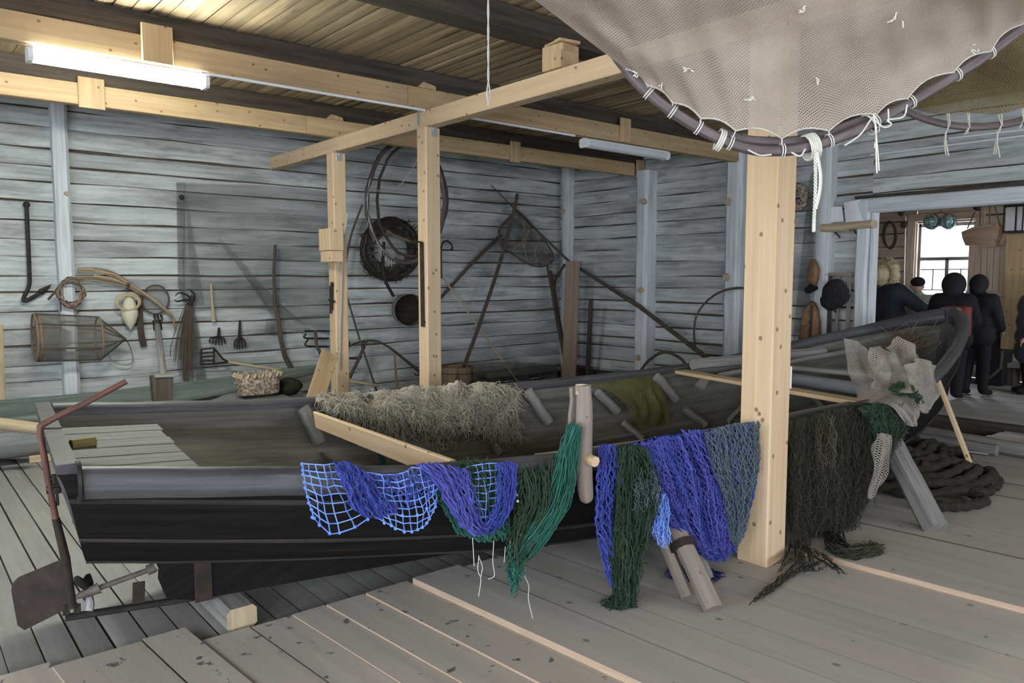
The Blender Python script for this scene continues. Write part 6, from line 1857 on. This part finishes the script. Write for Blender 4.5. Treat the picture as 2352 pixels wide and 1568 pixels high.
m.bar((xf, WY0, WWZ0 + .23), (xf, WY1, WWZ0 + .23), .02, .018); m.bar((xf, WY0, zc - .17), (xf, WY1, zc - .17), .02, .018)
for yy in (yc - .2, yc + .21): m.bar((xf, yy, WWZ0 + .23), (xf, yy, zc - .17), .02, .018, (0, 1, 0))
m.build('window_frame', 'grey_wood', w)
m = MB(); m.poly([(xf + .02, WY0, WWZ0), (xf + .02, WY1, WWZ0), (xf + .02, WY1, WWZ1), (xf + .02, WY0, WWZ1)]); m.build('pane', 'pane_glass', w)
m = MB()
for y in (WY0 - .07, WY1 + .07): m.bar((BX1 - .02, y, WWZ0 - .1), (BX1 - .02, y, WWZ1 + .1), .04, .13, (0, 1, 0))
m.bar((BX1 - .02, WY0 - .13, WWZ1 + .09), (BX1 - .02, WY1 + .13, WWZ1 + .09), .05, .12); m.bar((BX1 - .02, WY0 - .13, WWZ0 - .06), (BX1 - .02, WY1 + .13, WWZ0 - .06), .06, .1)
m.bar((BX1 + .06, WY1 - .005, WWZ0), (BX1 + .06, WY1 - .005, WWZ1), .14, .02, (0, 1, 0))
m.build('window_casing', 'backroom_log', w)
window_and_fill_light('daylight_and_fill', (BX1 + .35, (WY0 + WY1) / 2, (WWZ0 + WWZ1) / 2 + .1), (0, R(90), 0), 1.5, 1.1, 90)
window_and_fill_light('daylight_and_fill', (11.2, .1, 1.9), (R(90), 0, 0), 1.4, 1.4, 70)  # unseen fill light at the closed side wall, which has no window


def C(x, y, u): return XU(x, y, u)
# shutter leaf beside the window
s = thing('window_shutter', C(2268, 690, 12.88), 'pale plank shutter leaf standing open right of the bright window', 'shutter')
m = MB(); a, b = C(2226, 560, 12.88), C(2307, 690, 12.88)
n = 6
for k in range(n):
    y0 = a.y + (b.y - a.y) * k / n; y1 = a.y + (b.y - a.y) * (k + 1) / n
    m.bar((12.88, (y0 + y1) / 2, b.z), (12.88, (y0 + y1) / 2, a.z), abs(y1 - y0) - .006, .025, (1, 0, 0), bev=.003)
m.build('plank_leaf', 'backroom_log', s)
m = MB(); m.bar((12.85, a.y, b.z + .1), (12.85, b.y, b.z + .1), .03, .07); m.build('batten', 'backroom_log', s)
# tall plywood panel
m = MB(); a, b = C(2312, 540, 11.8), C(2420, 808, 11.8)
m.bar((11.8, (a.y + b.y) / 2, b.z), (11.8, (a.y + b.y) / 2, a.z), abs(a.y - b.y), .03, (1, 0, 0))
tag(m.build('tall_plank', 'pine_dark'), 'tall wide tan plank standing at the right edge beyond the doorway', 'plank')
# hanging dugout trough with ropes
t = thing('wooden_trough', C(2262, 560, 12.2), 'rounded wooden trough hanging on ropes before the shutter', 'trough')
m = MB()
cc = [C(2218, 548, 12.1), C(2235, 543, 12.1), C(2262, 540, 12.2), C(2290, 540, 12.3), C(2308, 545, 12.3)]
m.sweep(cc, [(-.1, .13), (.1, .13), (.12, 0), (.08, -.14), (-.08, -.14), (-.12, 0)], (0, 0, 1), scale=lambda i: (1, (.75, 1, 1.15, 1.25, .8)[i])); m.build('trough_body', 'willow', t)
for a, b in (((2245, 475), (2222, 525)), ((2252, 475), (2250, 522)), ((2273, 470), (2273, 518)), ((2284, 470), (2297, 520))):
    m = MB(); m.tube([C(*a, 12.15), C(*b, 12.15)], .009, 5); m.build('hanging_rope', 'willow_dark', t)
m = MB(); m.ball(C(2244, 477, 11.9), (.05, .055, .05), 10, 6); tag(m.build('pulley', 'iron'), 'small dark round pulley hanging above the trough', 'pulley')
# glass floats
for px in (2141, 2178):
    m = MB(); c = C(px, 509, 11.4); m.ball(c, .105 if px < 2160 else .1, 18, 12)
    o = tag(m.build('glass_float', 'float_glass_glints'), ('left' if px < 2160 else 'right') + ' one of two glass floats hanging before the window', 'float', 'glass floats')
    k = MB(); k.tube([c + V3((0, 0, .1)), C(2162, 488, 11.4), C(2162, 470, 11.4)], .005, 4)
    for a in range(3):
        k.tube([c + V3((math.cos(a * 1.05 + q * .3926) * .0, 0, 0)) + (Quaternion((0, 0, 1), a * 1.05) @ V3((math.cos(q * .3926), 0, math.sin(q * .3926)))) * .108 for q in range(17)], .004, 4)
    k.build('net_cord', 'strand_brown', o)
# rope coil, long white pole and small pulleys at the left of the window
m = MB()
for k in range(4):
    m.tube([C(2042 + 14 * math.cos(q * .2618) + k * 1.2, 538 + 30 * math.sin(q * .2618) + k, 12.93 - .012 * k) for q in range(24)], .014, 6, closed=True)
tag(m.build('rope_coil', 'willow_dark'), 'oval brown rope coil hung on the far log wall left of the window', 'rope')
m = MB(); m.tube([C(2080, 497, 12.8), C(2076, 680, 12.8)], .012, 6); tag(m.build('thin_pole', 'twine'), 'thin white pole standing against the far log wall', 'pole')
for (px, py, r) in ((2072, 486, .07), (2077, 516, .06)):
    m = MB(); m.ball(C(px, py, 12.75), (.03, r, r * 1.1), 12, 8); tag(m.build('wooden_pulley', 'willow_dark'), ('upper' if py < 500 else 'lower') + ' of two small wooden pulleys above the thin white pole', 'pulley')
# lantern
l = thing('lantern', C(2335, 520, 11.6), 'square lantern with pale panes hanging at the upper right edge', 'lantern')
a = C(2333, 503, 11.6)
m = MB()
for dz in (-.17, .17): m.box(a + V3((0, 0, dz)), .2, .24, .03)
for dx, dy in ((-.09, -.11), (-.09, .11), (.09, -.11), (.09, .11), (-.09, -.03)): m.bar(a + V3((dx, dy, -.17)), a + V3((dx, dy, .17)), .02, .02, (0, 1, 0))
m.build('lantern_frame', 'iron', l)
m = MB(); m.box(a, .15, .19, .32, bev=.002); m.build('lantern_pane', 'paper', l)
m = MB(); m.tube([a + V3((0, 0, .18)), a + V3((0, 0, .5))], .006, 5); m.build('hanger', 'iron', l)
# dark cabinet and low bench
m = MB(); a = C(2288, 750, 12.4); m.box((12.4, a.y, .2 + .5), .4, .34, .98); k = m.build('dark_cupboard', 'cloth_black'); tag(k, 'dark cupboard below the open shutter', 'cupboard')
b_ = thing('log_bench', (12.5, 3.6, .2), 'low log bench along the far wall beyond the people', 'bench')
m = MB(); m.bar((12.55, 2.6, .5), (12.55, 4.9, .5), .3, .07, seg=4, jit=.01); m.build('bench_seat', 'grey_wood', b_)
for y in (2.9, 3.75, 4.6):
    m = MB(); m.bar((12.55, y, .2), (12.55, y, .468), .26, .16, (0, 1, 0)); m.build('bench_leg', 'old_beam', b_)
# leaning stick
m = MB(); m.tube([C(2272, 868, 12.1), C(2298, 845, 12.1), C(2302, 805, 12.15)], .022, 6); tag(m.build('bent_stick', 'willow_dark'), 'crooked brown stick standing by the low bench beyond the doorway', 'stick')

# shelf board with papers beside the doorway
sh = thing('shelf_board', B(1950, 525), 'short pale plank shelf on wall left of the doorway', 'shelf')
m = MB(); m.bar(B(1893, 524, .1), B(1950, 523, .1), .2, .1, bev=.03, seg=3, jit=.006); m.bar(B(1940, 521, .12), B(2008, 514, .12), .16, .09, bev=.03, seg=3, jit=.006); m.build('board', 'straw', sh)
for px in (1915, 1962):
    m = MB(); m.bar(B(px, 530, .0), B(px + 14, 545, .12), .02, .02); m.build('support_peg', 'old_beam', sh)
for pts, d, lb in (([(1894, 476), (1934, 474), (1938, 508), (1897, 512)], .09, 'white paper sheet standing on the shelf, left of the two'), ([(1938, 465), (1978, 458), (1996, 512), (1943, 518)], .12, 'creased white paper sheet standing on the shelf, right of the two')):
    m = MB()
    q = [B(*p, d) for p in pts]
    N = 8
    P = [[q[0].lerp(q[1], j / N).lerp(q[3].lerp(q[2], j / N), i / N) + V3((-.02 * math.sin(math.pi * j / N), 0, 0)) for j in range(N + 1)] for i in range(N + 1)]
    m.grid(P); m.grid([[p + V3((.003, 0, 0)) for p in r] for r in P])
    tag(m.build('paper_sheet', 'paper'), lb, 'paper')
# ------------------------------------------------------------------ sky and view
wd = bpy.data.worlds.new('overcast_sky'); SC.world = wd
wd.use_nodes = True
bg = wd.node_tree.nodes['Background']
bg.inputs[0].default_value = (.9, .95, 1.0, 1); bg.inputs[1].default_value = 3.0
SC.view_settings.view_transform = 'Standard'
SC.view_settings.look = 'None'
SC.view_settings.exposure = 0.0
SC.view_settings.gamma = 1.0
SC.view_settings.use_curve_mapping = False
SC.cycles.transparent_max_bounces = 14
SC.cycles.max_bounces = 6
SC.cycles.diffuse_bounces = 4
SC.cycles.sample_clamp_indirect = 4.0
SC.cycles.caustics_reflective = False
SC.cycles.caustics_refractive = False
